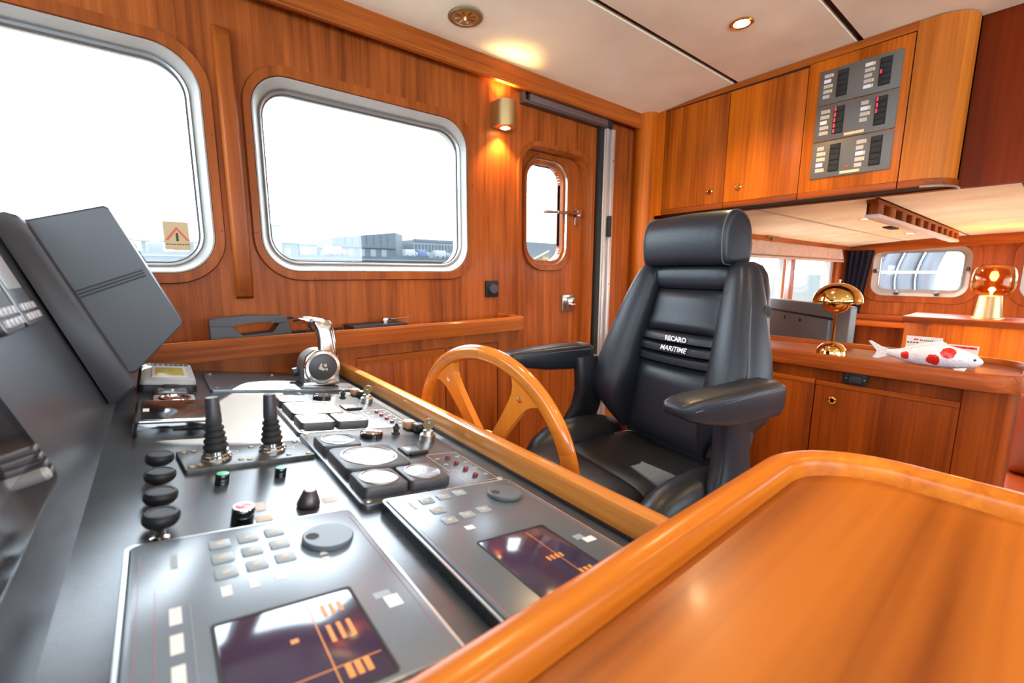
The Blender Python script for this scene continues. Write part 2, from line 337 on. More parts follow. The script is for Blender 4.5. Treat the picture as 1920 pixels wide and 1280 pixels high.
# windows
def window(idx, fr, q, wood_m, screws=()):
    w = bpy.data.objects.new('window_%d' % idx, None); C.objects.link(w); struct(w)
    c = fr((q['white'][0]+q['white'][2])/2, q['white'][1]); w.location = c; LOC[w.name] = c
    rw, ri, rg = q['r']
    bm = B(); o, i = wall_hole(q['wood'], rw, 10), wall_hole(q['white'], ri, 10)
    # wooden surround, bevelled
    def lp(loop, n): return [fr(p[0], p[1], n) for p in loop]
    rings(bm, [lp(i, 0), lp(wall_hole(q['white'], ri+.003, 10, .003), .012), lp(wall_hole(q['wood'], rw-.004, 10, -.004), .012), lp(o, .0)], cap=False)
    rings(bm, [lp(i, 0), lp(o, 0)], cap=False); fin('wood_surround', bm, wood_m, w)
    g = wall_hole(q['glass'], rg, 10); bm = B(); gi = lambda d: wall_hole(q['glass'], rg+d, 10, d)
    rings(bm, [lp(i, -.088), lp(i, .006), lp(wall_hole(q['white'], ri-.004, 10, -.004), .007), lp(gi(.006), -.034), lp(gi(.004), -.088)], cap=False)
    rings(bm, [lp(i, -.088), lp(gi(.004), -.088)], cap=False); fin('white_frame', bm, M['white'], w)
    bm = B(); rings(bm, [lp(gi(.008), -.031), lp(gi(.004), -.026), lp(gi(-.001), -.030), lp(gi(-.002), -.040), lp(gi(.008), -.040)], cap=False); fin('metal_bead', bm, M['alu'], w)
    bm = B(); rings(bm, [lp(gi(-.001), -.0385), lp(gi(-.006), -.039), lp(gi(-.006), -.046), lp(gi(.004), -.046)], cap=False); fin('rubber_gasket', bm, M['bronze'], w)
    bm = B(); plate(bm, fr, g, (), -.046, -.041); fin('pane', bm, M['glass'], w)
    for u, v in screws:
        bm = B(); lathe(bm, [(.0035, 0), (.003, .0014), (0, .0018)], fr(u, v, .012), fr.N, 10); fin('screw', bm, M['bronze'], w)
    return w
window(1, SIDE, W1, M['wz'], [(.166, .39), (.166, .12)])
window(2, SIDE, W2, M['wz'], [(.256, .385), (.256, .12), (1.066, .36), (1.066, .15), (.42, -.02), (.9, -.02)])
# rib between the windows
bm = B(); rs = []
for z, d in ((-.083, .004), (-.075, .022), (-.05, .034), (.0, .038), (.3, .040), (.62, .038), (.66, .033), (.685, .018), (.692, .004)):
    rs.append([V3(.188, 1.6, z), V3(.188, 1.6-d*.75, z), V3(.194, 1.6-d, z), V3(.226, 1.6-d, z), V3(.234, 1.6-d*.7, z), V3(.234, 1.6, z)])
rings(bm, rs); struct(fin('trim_1', bm, M['wz'], keep=True))
# cornice between side wall and ceiling
bm = B(); prof = [(1.562, .778), (1.548, .775), (1.541, .778), (1.540, .784), (1.545, .790), (1.545, .862), (1.562, .866)]
rings(bm, [[V3(x, y, z) for y, z in prof] for x in (-1.0, 2.14)]); struct(fin('trim_2', bm, M['wx'], keep=True))
# corner column between side wall and overhead cabinet
bm = B(); lathe(bm, [(.066, FLOOR), (.066, ceil_z(1.55)+.01)], (2.205, 1.555, 0), (0, 0, 1), 40); struct(fin('trim_3', bm, M['cab'], keep=True))
# ------------------------------------------------------------------ side door in its recess
d = bpy.data.objects.new('door_1', None); C.objects.link(d); struct(d); d.location = (1.57, 1.66, FLOOR); LOC[d.name] = Vector(d.location)
def lpS(loop, n): return [SIDE(p[0], p[1], n) for p in loop]
din = lambda g, rad: rr(DOOR[0]-g, -1.24, DOOR[2]+g, DOOR[3]+g, (.001, rad, rad, .001), 10)
bm = B(); rings(bm, [lpS(din(-.0015, .1085), -.088), lpS(din(-.0015, .1085), .002), lpS(din(.004, .114), .012), lpS(din(.022, .132), .012), lpS(din(.026, .136), 0), lpS(din(.006, .116), 0), lpS(din(.003, .113), -.088), lpS(din(-.0015, .1085), -.088)], cap=False)
fin('door_frame', bm, M['wz'], d)
dg = (1.425, .062, 1.668, .520); dw = (1.395, .010, 1.738, .566)
bm = B(); plate(bm, SIDE, [(DOOR[0]-.01, -1.24), (DOOR[2]+.01, -1.24), (DOOR[2]+.01, DOOR[3]+.01), (DOOR[0]-.01, DOOR[3]+.01)], [rr(*dg, .075, 8)], -.105, -.06); fin('door_leaf', bm, M['wall'], d)
bm = B(); rings(bm, [lpS(rr(*dw, .125, 10), -.06), lpS(rr(dw[0]+.003, dw[1]+.003, dw[2]-.003, dw[3]-.003, .122, 10), -.046), lpS(rr(dg[0]-.026, dg[1]-.026, dg[2]+.026, dg[3]+.026, .098, 10), -.046), lpS(rr(dg[0]-.022, dg[1]-.022, dg[2]+.022, dg[3]+.022, .096, 10), -.075)], cap=False); fin('wood_surround', bm, M['wz'], d)
bm = B(); rings(bm, [lpS(rr(dg[0]-.023, dg[1]-.023, dg[2]+.023, dg[3]+.023, .096, 10), -.052), lpS(rr(dg[0]-.006, dg[1]-.006, dg[2]+.006, dg[3]+.006, .08, 10), -.080), lpS(rr(*dg, .075, 10), -.082), lpS(rr(*dg, .075, 10), -.10)], cap=False); fin('white_frame', bm, M['alu'], d)
bm = B(); plate(bm, SIDE, rr(dg[0]-.004, dg[1]-.004, dg[2]+.004, dg[3]+.004, .078, 8), (), -.092, -.088); fin('pane', bm, M['glass'], d)
# lever handle and latch
h = thing('door_lever', SIDE(1.765, .30, -.06), 'chrome lever handle across the small door window', 'handle')
bm = B(); rslab(bm, SIDE, 1.752, .245, 1.785, .345, .004, -.06, -.054, .001); fin('back_plate', bm, M['chrome'], h)
bm = B(); rbox(bm, (1.745, .288, -.054), (1.778, .322, -.026), .004, SIDE); fin('hinge_block', bm, M['chrome'], h)
bm = B(); tube(bm, [SIDE(1.755, .306, -.034), SIDE(1.70, .304, -.030), SIDE(1.62, .300, -.024), SIDE(1.60, .299, -.024)], [.009, .008, .0075, .006], 10); fin('lever', bm, M['chrome'], h)
bm = B(); tube(bm, [SIDE(1.60, .299, -.026), SIDE(1.53, .296, -.026), SIDE(1.505, .295, -.026), SIDE(1.50, .295, -.026)], [.005, .008, .008, .004], 10); fin('lever_tip', bm, M['steel'], h)
h = thing('door_latch', SIDE(1.715, -.16, -.06), 'small square chrome latch low on the side door', 'latch')
bm = B(); rslab(bm, SIDE, 1.672, -.205, 1.765, -.115, .005, -.06, -.052, .002); fin('back_plate', bm, M['steel'], h)
bm = B(); rbox(bm, (1.690, -.185, -.052), (1.752, -.128, -.030), .004, SIDE); fin('latch_case', bm, M['chrome'], h)
bm = B(); rbox(bm, (1.70, -.172, -.030), (1.738, -.163, -.018), .002, SIDE); fin('thumb_turn', bm, M['chrome'], h)
# sliding screen: top casing and side post
t = thing('blind_casing', (1.63, 1.57, .735), 'dark bronze sliding screen casing over the side door', 'casing')
bm = B(); rbox(bm, (1.325, 1.566, .746), (1.335, 1.60, .812), .001); rbox(bm, (1.325, 1.564, .735), (1.905, 1.60, .748), .002); fin('bottom_channel', bm, M['bronze'], t)
bm = B(); rbox(bm, (1.362, 1.568, .748), (1.895, 1.592, .815), .003); fin('cover', bm, S('mauve bronze cover', (.13, .085, .075), .5), t)
bm = B(); rbox(bm, (1.893, 1.564, .735), (1.925, 1.60, .815), .002); fin('end_block', bm, M['rub'], t)
t = thing('screen_post', (1.90, 1.56, FLOOR), 'pale aluminium sliding screen post beside the door', 'post')
bm = B(); rbox(bm, (1.875, 1.572, FLOOR), (1.945, 1.60, .735), .002); rbox(bm, (1.882, 1.562, FLOOR), (1.900, 1.575, .735), .003); rbox(bm, (1.915, 1.555, FLOOR), (1.942, 1.575, .735), .004); fin('profile', bm, M['alup'], t)
bm = B(); rbox(bm, (1.845, 1.575, FLOOR), (1.876, 1.60, .735), .001); fin('brush_seal', bm, M['rub'], t)
bm = B(); rbox(bm, (1.903, 1.545, .19), (1.926, 1.565, .30), .006); fin('finger_pull', bm, M['rub'], t)
for z in (-.06, .58):
    bm = B(); lathe(bm, [(.004, 0), (.003, .002), (0, .0025)], (1.93, 1.555, z), (0, -1, 0), 8); fin('screw', bm, M['bronze'], t)
# wall sconce
t = thing('wall_sconce', SIDE(1.215, .60), 'brushed brass up and down wall lamp, lit', 'wall lamp')
bm = B(); loop = [(1.165, 0), (1.165, .045)] + [(1.165+.045-.045*math.cos(a), .045+.045*math.sin(a)) for a in [PI*i/14 for i in range(1, 14)]] + [(1.255, .045), (1.255, 0)]
zs0, zs1 = .605, .705
plate(bm, Fr((0, 1.6, zs0), (1, 0, 0), (0, -1, 0), (0, 0, 1)), loop, [[(1.21+.026*math.cos(a), .045+.026*math.sin(a)) for a in [2*PI*i/20 for i in range(20)]]], 0, zs1-zs0); fin('housing', bm, M['brass'], t)
for z, nm, s in ((zs0-.0015, 'lower_lens', -1), (zs1+.0015, 'upper_lens', 1)):
    bm = B(); lathe(bm, [(.021, -.002), (.021, .002)], (1.21, 1.555, z), (0, 0, 1), 20); fin(nm, bm, M['lamp'], t)
    l = bpy.data.lights.new('sconce_light', 'SPOT'); l.energy = 5 if s < 0 else 2.2; l.color = (1, .50, .17); l.spot_size = 1.9; l.spot_blend = .6; l.shadow_soft_size = .02
    o = bpy.data.objects.new('sconce_light', l); C.objects.link(o); o.location = (1.21, 1.565, z+s*.012); o.rotation_euler = (PI if s > 0 else 0, 0, 0)
    bm = B(); lathe(bm, [(.022, 0), (.027, .0), (.027, .003), (.022, .003)], (1.21, 1.555, zs0-.003 if s < 0 else zs1), (0, 0, 1), 20); fin('lens_ring', bm, M['gold'], t)
t = thing('rotary_dimmer', SIDE(1.168, -.10), 'black square wall dimmer switch under the sconce', 'switch')
bm = B(); rslab(bm, SIDE, 1.132, -.108, 1.200, -.036, .004, 0, .011, .003); fin('plate', bm, M['conblk'], t)
bm = B(); lathe(bm, [(.022, 0), (.021, .012), (.019, .014), (0, .014)], SIDE(1.166, -.072, .011), SIDE.N, 24); fin('dial', bm, M['plast'], t)
# ------------------------------------------------------------------ ceiling fittings
t = thing('ceiling_vent', (.915, 1.40, ceil_z(1.4)), 'round brass ceiling vent with eight slots', 'vent')
co = V3(.915, 1.40, ceil_z(1.4)); dn = (0, 0, -1)
bm = B(); lathe(bm, [(.060, 0), (.060, .004), (.056, .007), (.047, .006), (.045, .001)], co, dn, 40); fin('rim', bm, M['brassd'], t)
fo = Fr(co, (1, 0, 0), (0, 1, 0), (0, 0, -1))
bm = B(); hs = []
for k in range(8):
    a = 2*PI*k/8; ca, sa = math.cos(a), math.sin(a)
    hs.append([(ca*x-sa*y, sa*x+ca*y) for x, y in ((.012, -.002), (.036, -.006), (.038, 0), (.036, .006), (.012, .002))])
plate(bm, fo, [(.047*math.cos(2*PI*i/40), .047*math.sin(2*PI*i/40)) for i in range(40)], hs, .001, .004); fin('slotted_disc', bm, M['brass'], t)
bm = B(); lathe(bm, [(.046, 0), (.046, .0008)], co, dn, 30); fin('backing', bm, M['gap'], t)
bm = B(); lathe(bm, [(.008, .003), (.008, .012), (.005, .016), (0, .017)], co, dn, 16); fin('centre_knob', bm, M['brass'], t)
def downlight(x, y, z, r, label, en=18, cone=2.4):
    t = thing('ceiling_downlight', (x, y, z), label, 'ceiling light', 'recessed ceiling lights')
    bm = B(); lathe(bm, [(r, 0), (r, .003), (r*.85, .006), (r*.68, .004), (r*.68, 0)], (x, y, z), dn, 32); fin('rim', bm, M['gold'], t)
    bm = B(); lathe(bm, [(r*.68, .001), (r*.66, .0035), (0, .004)], (x, y, z), dn, 24); fin('lens', bm, M['lamp'], t)
    l = bpy.data.lights.new('downlight_beam', 'SPOT'); l.energy = en; l.color = (1, .66, .34); l.spot_size = cone; l.spot_blend = .8; l.shadow_soft_size = .03
    o = bpy.data.objects.new('downlight_beam', l); C.objects.link(o); o.location = (x, y, z-.015)
downlight(1.735, .84, ceil_z(.84), .040, 'round gold recessed ceiling light between the two ceiling battens')
downlight(.70, .60, ceil_z(.6), .040, 'added out-of-view ceiling light for warm fill above the steering wheel', 9)  # fill lamp added beyond the frame on the wheel side
downlight(.70, -.58, ceil_z(-.58), .040, 'added out-of-view ceiling light for warm fill above the table', 5)  # unseen lamp put in for weak warm fill over the table
downlight(1.735, -.58, ceil_z(-.58), .040, 'added out-of-view ceiling light for warm fill by the dark bulkhead')  # extra lamp out of view, warms the aft wheelhouse
# ------------------------------------------------------------------ bulkhead and overhead cabinet
BK = BULK(2.37)
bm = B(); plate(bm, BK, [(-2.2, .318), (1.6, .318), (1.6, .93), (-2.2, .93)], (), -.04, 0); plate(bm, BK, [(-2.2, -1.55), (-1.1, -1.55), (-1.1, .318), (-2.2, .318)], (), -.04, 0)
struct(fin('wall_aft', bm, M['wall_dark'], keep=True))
OV = BULK(2.22)
t = thing('overhead_cabinet', (2.30, .95, .318), 'golden teak overhead cabinet with two doors and rounded end', 'cabinet')
def opath(off):
    r = .11; pts = [(2.22+off, 1.495), (2.22+off, .40)]
    pts += [(2.33-(r-off)*math.cos(a), .40-(r-off)*math.sin(a)) for a in [PI/2*i/8 for i in range(1, 9)]] + [(2.37, .29+off)]
    return pts
bm = B(); pr = opath(.008); rings(bm, [[V3(x, y, .322) for x, y in pr]+[V3(2.37, 1.495, .322)], [V3(x, y, ceil_z(y)) for x, y in pr]+[V3(2.37, 1.495, ceil_z(1.495))]]); fin('carcass', bm, M['gap'], t)
bm = B(); plate(bm, OV, rr(1.446, .318, 1.495, .880, .001, 1), (), -.02, 0); fin('stile', bm, M['cab'], t)
bm = B(); rs = []
for i in range(9):
    y = .437+(1.444-.437)*i/8; rs.append([V3(2.22, y, .857+.012*(1-y/1.5)), V3(2.22, y, ceil_z(y)-.002), V3(2.24, y, ceil_z(y)-.002), V3(2.24, y, .857+.012*(1-y/1.5))])
rings(bm, rs); fin('top_rail', bm, M['wy'], t)
for (y0, y1), (ky, kz) in (((1.103, 1.443), (1.171, .407)), ((.776, 1.100), (1.030, .410))):
    bm = B(); rslab(bm, OV, y0, .345, y1, .853, .001, -.016, 0, .0015); dd = fin('door', bm, M['cab'], t)
    bm = B(); rslab(bm, OV, y0, .319, y1, .3445, .001, -.016, 0.001, .0015); fin('edge_strip', bm, M['cnt'], dd)
    bm = B(); lathe(bm, [(.013, 0), (.016, .003), (.015, .006), (.011, .009), (.009, .006), (0, .006)], OV(ky, kz, 0), OV.N, 20); fin('knob', bm, M['gold'], dd)
bm = B(); rslab(bm, OV, .440, .345, .773, .862, .001, -.016, 0, .0015); bd = fin('panel_board', bm, M['cab'], t)
bm = B(); rslab(bm, OV, .440, .319, .773, .3445, .001, -.016, 0.001, .0015); fin('edge_strip', bm, M['cnt'], bd)
bm = B(); pa = [p for p in opath(0) if p[1] < 1.0]; pa = [(2.22, .436)]+pa; pb = [(x+.012 if y > .41 else x+.008, y) for x, y in pa]
rings(bm, [[V3(x, y, .345) for x, y in pa+pb[::-1]], [V3(x, y, ceil_z(y)-.004) for x, y in pa+pb[::-1]]]); fin('rounded_end', bm, M['cab2'], t)
bm = B(); pq = [(x-.003 if y > .39 else x, y-.003 if y < .39 else y) for x, y in pa]
rings(bm, [[V3(x, y, .319) for x, y in pq+pb[::-1]], [V3(x, y, .344) for x, y in pq+pb[::-1]]]); fin('end_lip', bm, M['cnt'], t)
bm = B(); tube(bm, [(x-.004, y-.003, .316) for x, y in pq[2:]], .004, 6); fin('metal_edge', bm, M['alu'], t)
# breaker panel: three modules
names = ['top', 'middle', 'bottom']
for k, (z0, z1) in enumerate(((.683, .818), (.541, .681), (.394, .538))):
    t = thing('breaker_panel', OV(.598, z0), 'grey electrical breaker panel, %s of three on the overhead cabinet' % names[k], 'switch panel', 'breaker panels on the overhead cabinet')
    bm = B(); rslab(bm, OV, .466, z0+.001, .731, z1, .002, 0, .006, .0015); fin('face_plate', bm, M['bpan'], t)
    for ci, u0 in enumerate((.631, .497)):
        bm = B(); rslab(bm, OV, u0, z0+.022, u0+.036, z1-.014, .001, .006, .009, .0008); sf = fin('switch_row', bm, M['gap'], t)
        hh = (z1-z0-.036)/5
        for i in range(5):
            bm = B(); v0 = z0+.022+i*hh; rslab(bm, OV, u0+.003, v0+.002, u0+.033, v0+hh-.002, .001, .008, .0125-(.002 if i % 2 else 0), .001); fin('rocker', bm, M['rub'], sf)
            if (k, ci, i) in {(1, 0, j) for j in range(5)} | {(1, 1, 3), (1, 1, 4), (1, 1, 2), (0, 1, 2)}:
                bm = B(); box(bm, (u0+.0275, v0+.003, .0115), (u0+.0325, v0+hh-.003, .0132), OV); fin('red_flag', bm, M['redled'], sf)
            if (k, ci, i) not in {(1, 1, 0)}:
                lu = u0+.058
                bm = B(); box(bm, (lu, v0+.004, .006), (lu+.024, v0+hh-.003, .0066), OV); fin('switch_label', bm, M['label'] if (i*7+k*3+ci*5) % 4 == 1 else M['pale'], t)
                if (k+i+ci) % 3 != 0:
                    bm = B(); box(bm, (lu-.007, v0+.004, .006), (lu-.001, v0+hh-.004, .0066), OV); fin('lit_marker', bm, M['ivory'], t)
    if k:
        bm = B(); box(bm, (.560, z0+.008, .006), (.625, z0+.018, .0066), OV); fin('name_strip', bm, M['ivory'], t)
    if k == 2:
        bm = B(); lathe(bm, [(.005, 0), (.004, .003), (0, .004)], OV(.603, z0+.032, .006), OV.N, 12); fin('red_lamp', bm, M['red'], t)
# ------------------------------------------------------------------ saloon shell
SALS = SIDE
bm = B(); plate(bm, SIDE, [(2.27, -1.55), (6.33, -1.55), (6.33, .45), (2.27, .45)], [rr(*SW, .02, 3)], -.09, 0); struct(fin('wall_saloon_side', bm, M['wall'], keep=True))
AF = BULK(6.26)
W4 = dict(wood=(.505, -.305, 1.425, .335), white=(.575, -.236, 1.350, .280), glass=(.635, -.172, 1.285, .226), r=(.16, .12, .07))
W5 = dict(wood=(-.66, -.305, .310, .335), white=(-.59, -.236, .245, .280), glass=(-.52, -.172, .180, .226), r=(.16, .12, .07))
bm = B(); plate(bm, AF, [(-2.2, -1.55), (1.6, -1.55), (1.6, .45), (-2.2, .45)], [wall_hole(W4['white'], .12), wall_hole(W5['white'], .12)], -.09, 0); struct(fin('wall_saloon_aft', bm, M['wall'], keep=True))
bm = B(); plate(bm, PORT, [(2.37, -1.55), (6.33, -1.55), (6.33, .45), (2.37, .45)], [rr(3.4, -.36, 5.9, .2, .05, 3)], -.09, 0); struct(fin('wall_saloon_far', bm, M['wall'], keep=True))
window(4, AF, W4, M['wz']); window(5, AF, W5, M['wz'])
for i, (u, v, nm) in enumerate(((1.315, .03, 'clip'), (.602, .05, 'clip'), (1.12, -.205, 'clip'), (.80, -.205, 'clip'))):
    bm = B(); lathe(bm, [(.022, -.01), (.020, .02), (.012, .03), (0, .031)], AF(u, v, 0), AF.N, 10); fin('window_clip', bm, M['bronze'], bpy.data.objects['window_4'])
zs = lambda y: .385-.034*y*y
bm = B(); strip(bm, 2.38, 6.33, -2.2, 1.62, .012, .05, zs); sc = struct(fin('ceiling_saloon', bm, M['batten'], keep=True))
ss = [1.60, 1.10, .63, .15, -.40, -1.0, -2.2]
for a, b in zip(ss[:-1], ss[1:]):
    bm = B(); strip(bm, 2.39, 6.26, b+.012, a-.012, 0, .012, zs, 4); fin('ceiling_panel', bm, M['suede2'], sc)
bm = B(); box(bm, (2.42, 1.555, .262), (6.26, 1.60, .325)); struct(fin('trim_4', bm, M['wx'], keep=True))
bm = B(); rs = []
for i in range(13):
    y = -2.2+3.76*i/12; z = zs(y); rs.append([V3(6.20, y, z-.10), V3(6.26, y, z-.10), V3(6.26, y, z), V3(6.20, y, z)])
rings(bm, rs); struct(fin('trim_5', bm, M['wy'], keep=True))
# saloon side window: frames and panes
w = bpy.data.objects.new('window_6', None); C.objects.link(w); struct(w); w.location = SIDE(4.6, SW[1]); LOC[w.name] = Vector(w.location)
bm = B(); plate(bm, SIDE, rr(*SW, .02, 3), [rr(3.46, -.32, 4.47, .17, .03, 3), rr(4.68, -.32, 5.76, .17, .03, 3)], -.06, -.01); fin('white_frame', bm, M['white'], w)
bm = B(); rbox(bm, (4.46, -.36, -.01), (4.69, .2, .012), .004, SIDE); fin('mullion', bm, M['wz'], w)
bm = B(); rbox(bm, (4.46, -.34, .012), (4.56, .2, .02), .004, SIDE); fin('metal_strip', bm, M['alup'], w)
bm = B(); rbox(bm, (5.86, -.40, 0), (5.98, .25, .03), .004, SIDE); fin('side_casing', bm, M['wz'], w)
for a, b in ((3.46, 4.47), (4.68, 5.76)):
    bm = B(); plate(bm, SIDE, rr(a, -.32, b, .17, .03, 3), (), -.04, -.035); fin('pane', bm, M['glass'], w)
bm = B(); rs = []
for i in range(61):
    x = 3.40+2.52*i/60; wv = .006*math.sin(i*1.7)+.004*math.sin(i*.9+1)
    rs.append([V3(x, 1.592, .262), V3(x, 1.560+wv, .262), V3(x, 1.545+wv, .20), V3(x, 1.535+wv*1.4, .155), V3(x, 1.555+wv, .148), V3(x, 1.530+wv, .140), V3(x, 1.535, .125), V3(x, 1.592, .125)])
rings(bm, rs); tag(fin('roman_blind', bm, M['blind']), 'pinkish linen roman blind drawn up over the saloon window', 'blind')
bm = B(); n = 48; fr_, bk_ = [], []
for zi in range(9):
    z = .255-1.75*zi/8; sq = 1-.35*max(0, min(1, (.25-z)/.8)); a, b = [], []
    for i in range(n+1):
        s = i/n; y = 1.56-.24*s*sq; x = 6.12+.022*math.sin(s*PI*9)
        a.append(V3(x, y, z)); b.append(V3(x+.006, y, z))
    fr_.append(a+b[::-1])
rings(bm, fr_); tag(fin('navy_curtain', bm, M['navy']), 'dark navy curtain hanging in the saloon corner', 'curtain')
# slatted beam under the saloon ceiling
t = thing('slatted_beam', (4.2, .65, .285), 'wooden beam with a row of ten openings under the saloon ceiling', 'beam')
bm = B(); rbox(bm, (2.85, .625, .352), (5.55, .675, zs(.65)), .003); fin('top_rail', bm, M['wx'], t)
bm = B(); rbox(bm, (2.85, .615, .278), (5.55, .675, .298), .004); fin('bottom_rail', bm, S('white-lit beam edge', (.75, .68, .62), .3), t)  # bottom edge coloured pale because light catches it white
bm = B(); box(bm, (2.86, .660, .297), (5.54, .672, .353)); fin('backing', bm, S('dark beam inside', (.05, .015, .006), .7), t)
for i in range(11):
    bm = B(); x = 2.85+i*.259; rbox(bm, (x, .622, .297), (x+.11, .66, .353), .003); fin('slat', bm, M['wz'], t)
bm = B(); rbox(bm, (4.38, .86, zs(.89)-.012), (4.62, .92, zs(.89)+.001), .006); tag(fin('hatch_handle', bm, M['rub']), 'flat black hatch handle on the saloon ceiling', 'handle')
t = thing('brass_hook', (4.0, 1.54, zs(1.54)-.02), 'small brass hook at the edge of the saloon ceiling', 'hook')
bm = B(); rbox(bm, (3.88, 1.530, zs(1.54)-.012), (4.12, 1.552, zs(1.54)-.0005), .003); fin('bar', bm, M['brassd'], t)
bm = B(); rbox(bm, (3.98, 1.533, zs(1.54)-.035), (4.02, 1.549, zs(1.54)-.01), .003); fin('catch', bm, M['brassd'], t)
downlight(3.69, .86, zs(.86), .045, 'small gold recessed light in the saloon ceiling near the bulkhead', 42)
downlight(5.25, .90, zs(.9), .045, 'small gold recessed light in the saloon ceiling near the aft window', 42)
downlight(4.2, -.70, zs(-.7), .045, 'added out-of-view fill light in the ceiling over the saloon sofa', 48)  # unseen third saloon lamp, added for warm fill
# ------------------------------------------------------------------ counter behind the chair
t = thing('saloon_counter', (2.33, .8, FLOOR), 'long teak counter with raised rim and cupboard doors', 'counter')
def cpath(o, n=8):     # outline with rounded near end, inset o
    r = .13-o
    return [(2.10+o, 1.59), ] + [(2.23-r*math.cos(a), .15-r*math.sin(a)) for a in [PI/2*i/n for i in range(n+1)]] + [(2.44+r*math.sin(a), .15-r*math.cos(a)) for a in [PI/2*i/n for i in range(n+1)]] + [(2.57-o, 1.59)]
bm = B(); plate(bm, ID, cpath(.002), (), -.384, -.346); fin('top', bm, M['cnt'], t)
bm = B(); oo, ii = cpath(0), cpath(.034)
rings(bm, [[V3(x, y, -.386) for x, y in oo], [V3(x, y, -.340) for x, y in cpath(0)], [V3(x, y, -.331) for x, y in cpath(.004)], [V3(x, y, -.328) for x, y in cpath(.012)], [V3(x, y, -.329) for x, y in cpath(.026)], [V3(x, y, -.345) for x, y in ii], [V3(x, y, -.386) for x, y in ii]], cap=False)
fin('rim', bm, M['cnt'], t)
def spath(o): 
    r = .12; return [(2.13+o, 1.59), (2.13+o, .165)] + [(2.25-(r-o)*math.cos(a), .165-(r-o)*math.sin(a)) for a in [PI/2*i/8 for i in range(1, 9)]] + [(2.55, .045+o), (2.55, 1.59)]
bm = B(); plate(bm, ID, spath(.004), (), FLOOR+.08, -.385); fin('body', bm, M['cab_shade'], t)
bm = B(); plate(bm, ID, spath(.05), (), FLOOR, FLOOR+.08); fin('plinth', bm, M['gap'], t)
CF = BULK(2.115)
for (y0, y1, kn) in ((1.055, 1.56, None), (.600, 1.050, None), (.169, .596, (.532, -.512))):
    bm = B(); rslab(bm, CF, y0, -1.14, y1, -.458, .001, -.016, 0, .0015); dd = fin('door', bm, M['cab_shade'], t)
    bm = B(); rslab(bm, CF, y0, -.457, y1, -.438, .001, -.016, 0.002, .0015); fin('edge_strip', bm, M['cnt'], dd)
    if kn:
        bm = B(); lathe(bm, [(.011, 0), (.015, .004), (.015, .008), (.010, .011), (.008, .007), (0, .007)], CF(kn[0], kn[1], 0), CF.N, 20); fin('knob', bm, M['gold'], dd)
bm = B(); cp = [(2.115, .165)] + [(2.235-.12*math.cos(a), .165-.12*math.sin(a)) for a in [PI/2*i/8 for i in range(1, 9)]] + [(2.50, .045)]
cq = [(x+.010, y+.008) for x, y in cp]; rings(bm, [[V3(x, y, -1.14) for x, y in cp+cq[::-1]], [V3(x, y, -.386) for x, y in cp+cq[::-1]]]); fin('curved_end', bm, M['cab_shade'], t)
t2 = thing('counter_catch', CF(.465, -.43, 0), 'black plastic catch under the counter rim with two screws', 'catch')
bm = B(); rslab(bm, CF, .428, -.436, .502, -.388, .008, -.012, .004, .003); fin('case', bm, M['conblk'], t2)
bm = B(); rslab(bm, CF, .445, -.428, .485, -.398, .006, .004, .009, .003); fin('button', bm, M['rub'], t2)
for u in (.437, .494):
    bm = B(); lathe(bm, [(.004, 0), (.003, .0015), (0, .002)], CF(u, -.412, .004), CF.N, 8); fin('screw', bm, M['steel'], t2)
# mushroom lamp
t = thing('mushroom_lamp', (2.24, .588, -.346), 'polished gold mushroom table lamp on the counter', 'table lamp'); o = (2.24, .588, 0)
bm = B(); lathe(bm, [(.0, -.346), (.056, -.346), (.056, -.340)]+[(.055*math.cos(a), -.338+.050*math.sin(a)) for a in [PI/2*i/10 for i in range(0, 10)]]+[(.006, -.287)], o, n=36); fin('base', bm, M['gold'], t)
bm = B(); lathe(bm, [(.0062, -.290), (.0062, -.160)], o, n=14); fin('stem', bm, M['gold'], t)
bm = B(); lathe(bm, [(.012, -.165)]+[(.052*math.sin(a), -.118-.048*math.cos(a)) for a in [.25+(PI/2-.25)*i/8 for i in range(9)]]+[(.046, -.118), (.01, -.155)], o, n=36); fin('lower_bowl', bm, M['gold'], t)
bm = B(); R_ = .089; pr = [(R_*math.cos(a), -.120+.082*math.sin(a)) for a in [PI/2*i/14 for i in range(0, 14)]]+[(.006, -.038)]
pri = [(max(.005, x-.003), z-.003) for x, z in pr[::-1]]; lathe(bm, pr+pri+[(R_-.003, -.121), (R_, -.120)], o, n=40); fin('shade', bm, M['gold'], t)
bm = B(); lathe(bm, [(.005, -.040), (.005, -.030), (.008, -.029), (.008, -.026), (.003, -.024), (0, -.024)], o, n=14); fin('finial', bm, M['chrome'], t)
# koi fish
t = thing('koi_figurine', (2.245, .30, -.346), 'white ceramic koi fish with red spots lying on the counter', 'figurine')
bm = B(); rs = []
for y, zc, hz, hx in ((.405, -.308, .012, .006), (.385, -.309, .016, .012), (.35, -.310, .025, .020), (.31, -.305, .037, .030), (.27, -.300, .044, .036), (.235, -.300, .043, .037), (.20, -.303, .036, .034), (.175, -.306, .028, .028), (.155, -.309, .020, .020), (.145, -.309, .012, .012), (.140, -.309, .004, .004)):
    rs.append([V3(2.245+hx*math.copysign(abs(math.cos(a))**.9, math.cos(a)), y, zc+hz*math.sin(a)) for a in [2*PI*i/20 for i in range(20)]])
rings(bm, rs); fin('body', bm, M['koi'], t, 60)
def fin2(name, prof, x, th, mat=M['koi']):
    bm = B(); plate(bm, Fr((x, 0, 0), (0, 1, 0), (0, 0, 1), (-1, 0, 0)), prof, (), -th, th); fin(name, bm, mat, t)
fin2('tail_fin', [(.392, -.318), (.430, -.336), (.447, -.334), (.440, -.322), (.436, -.305), (.448, -.290), (.466, -.270), (.458, -.268), (.425, -.287), (.392, -.298)], 2.245, .004)
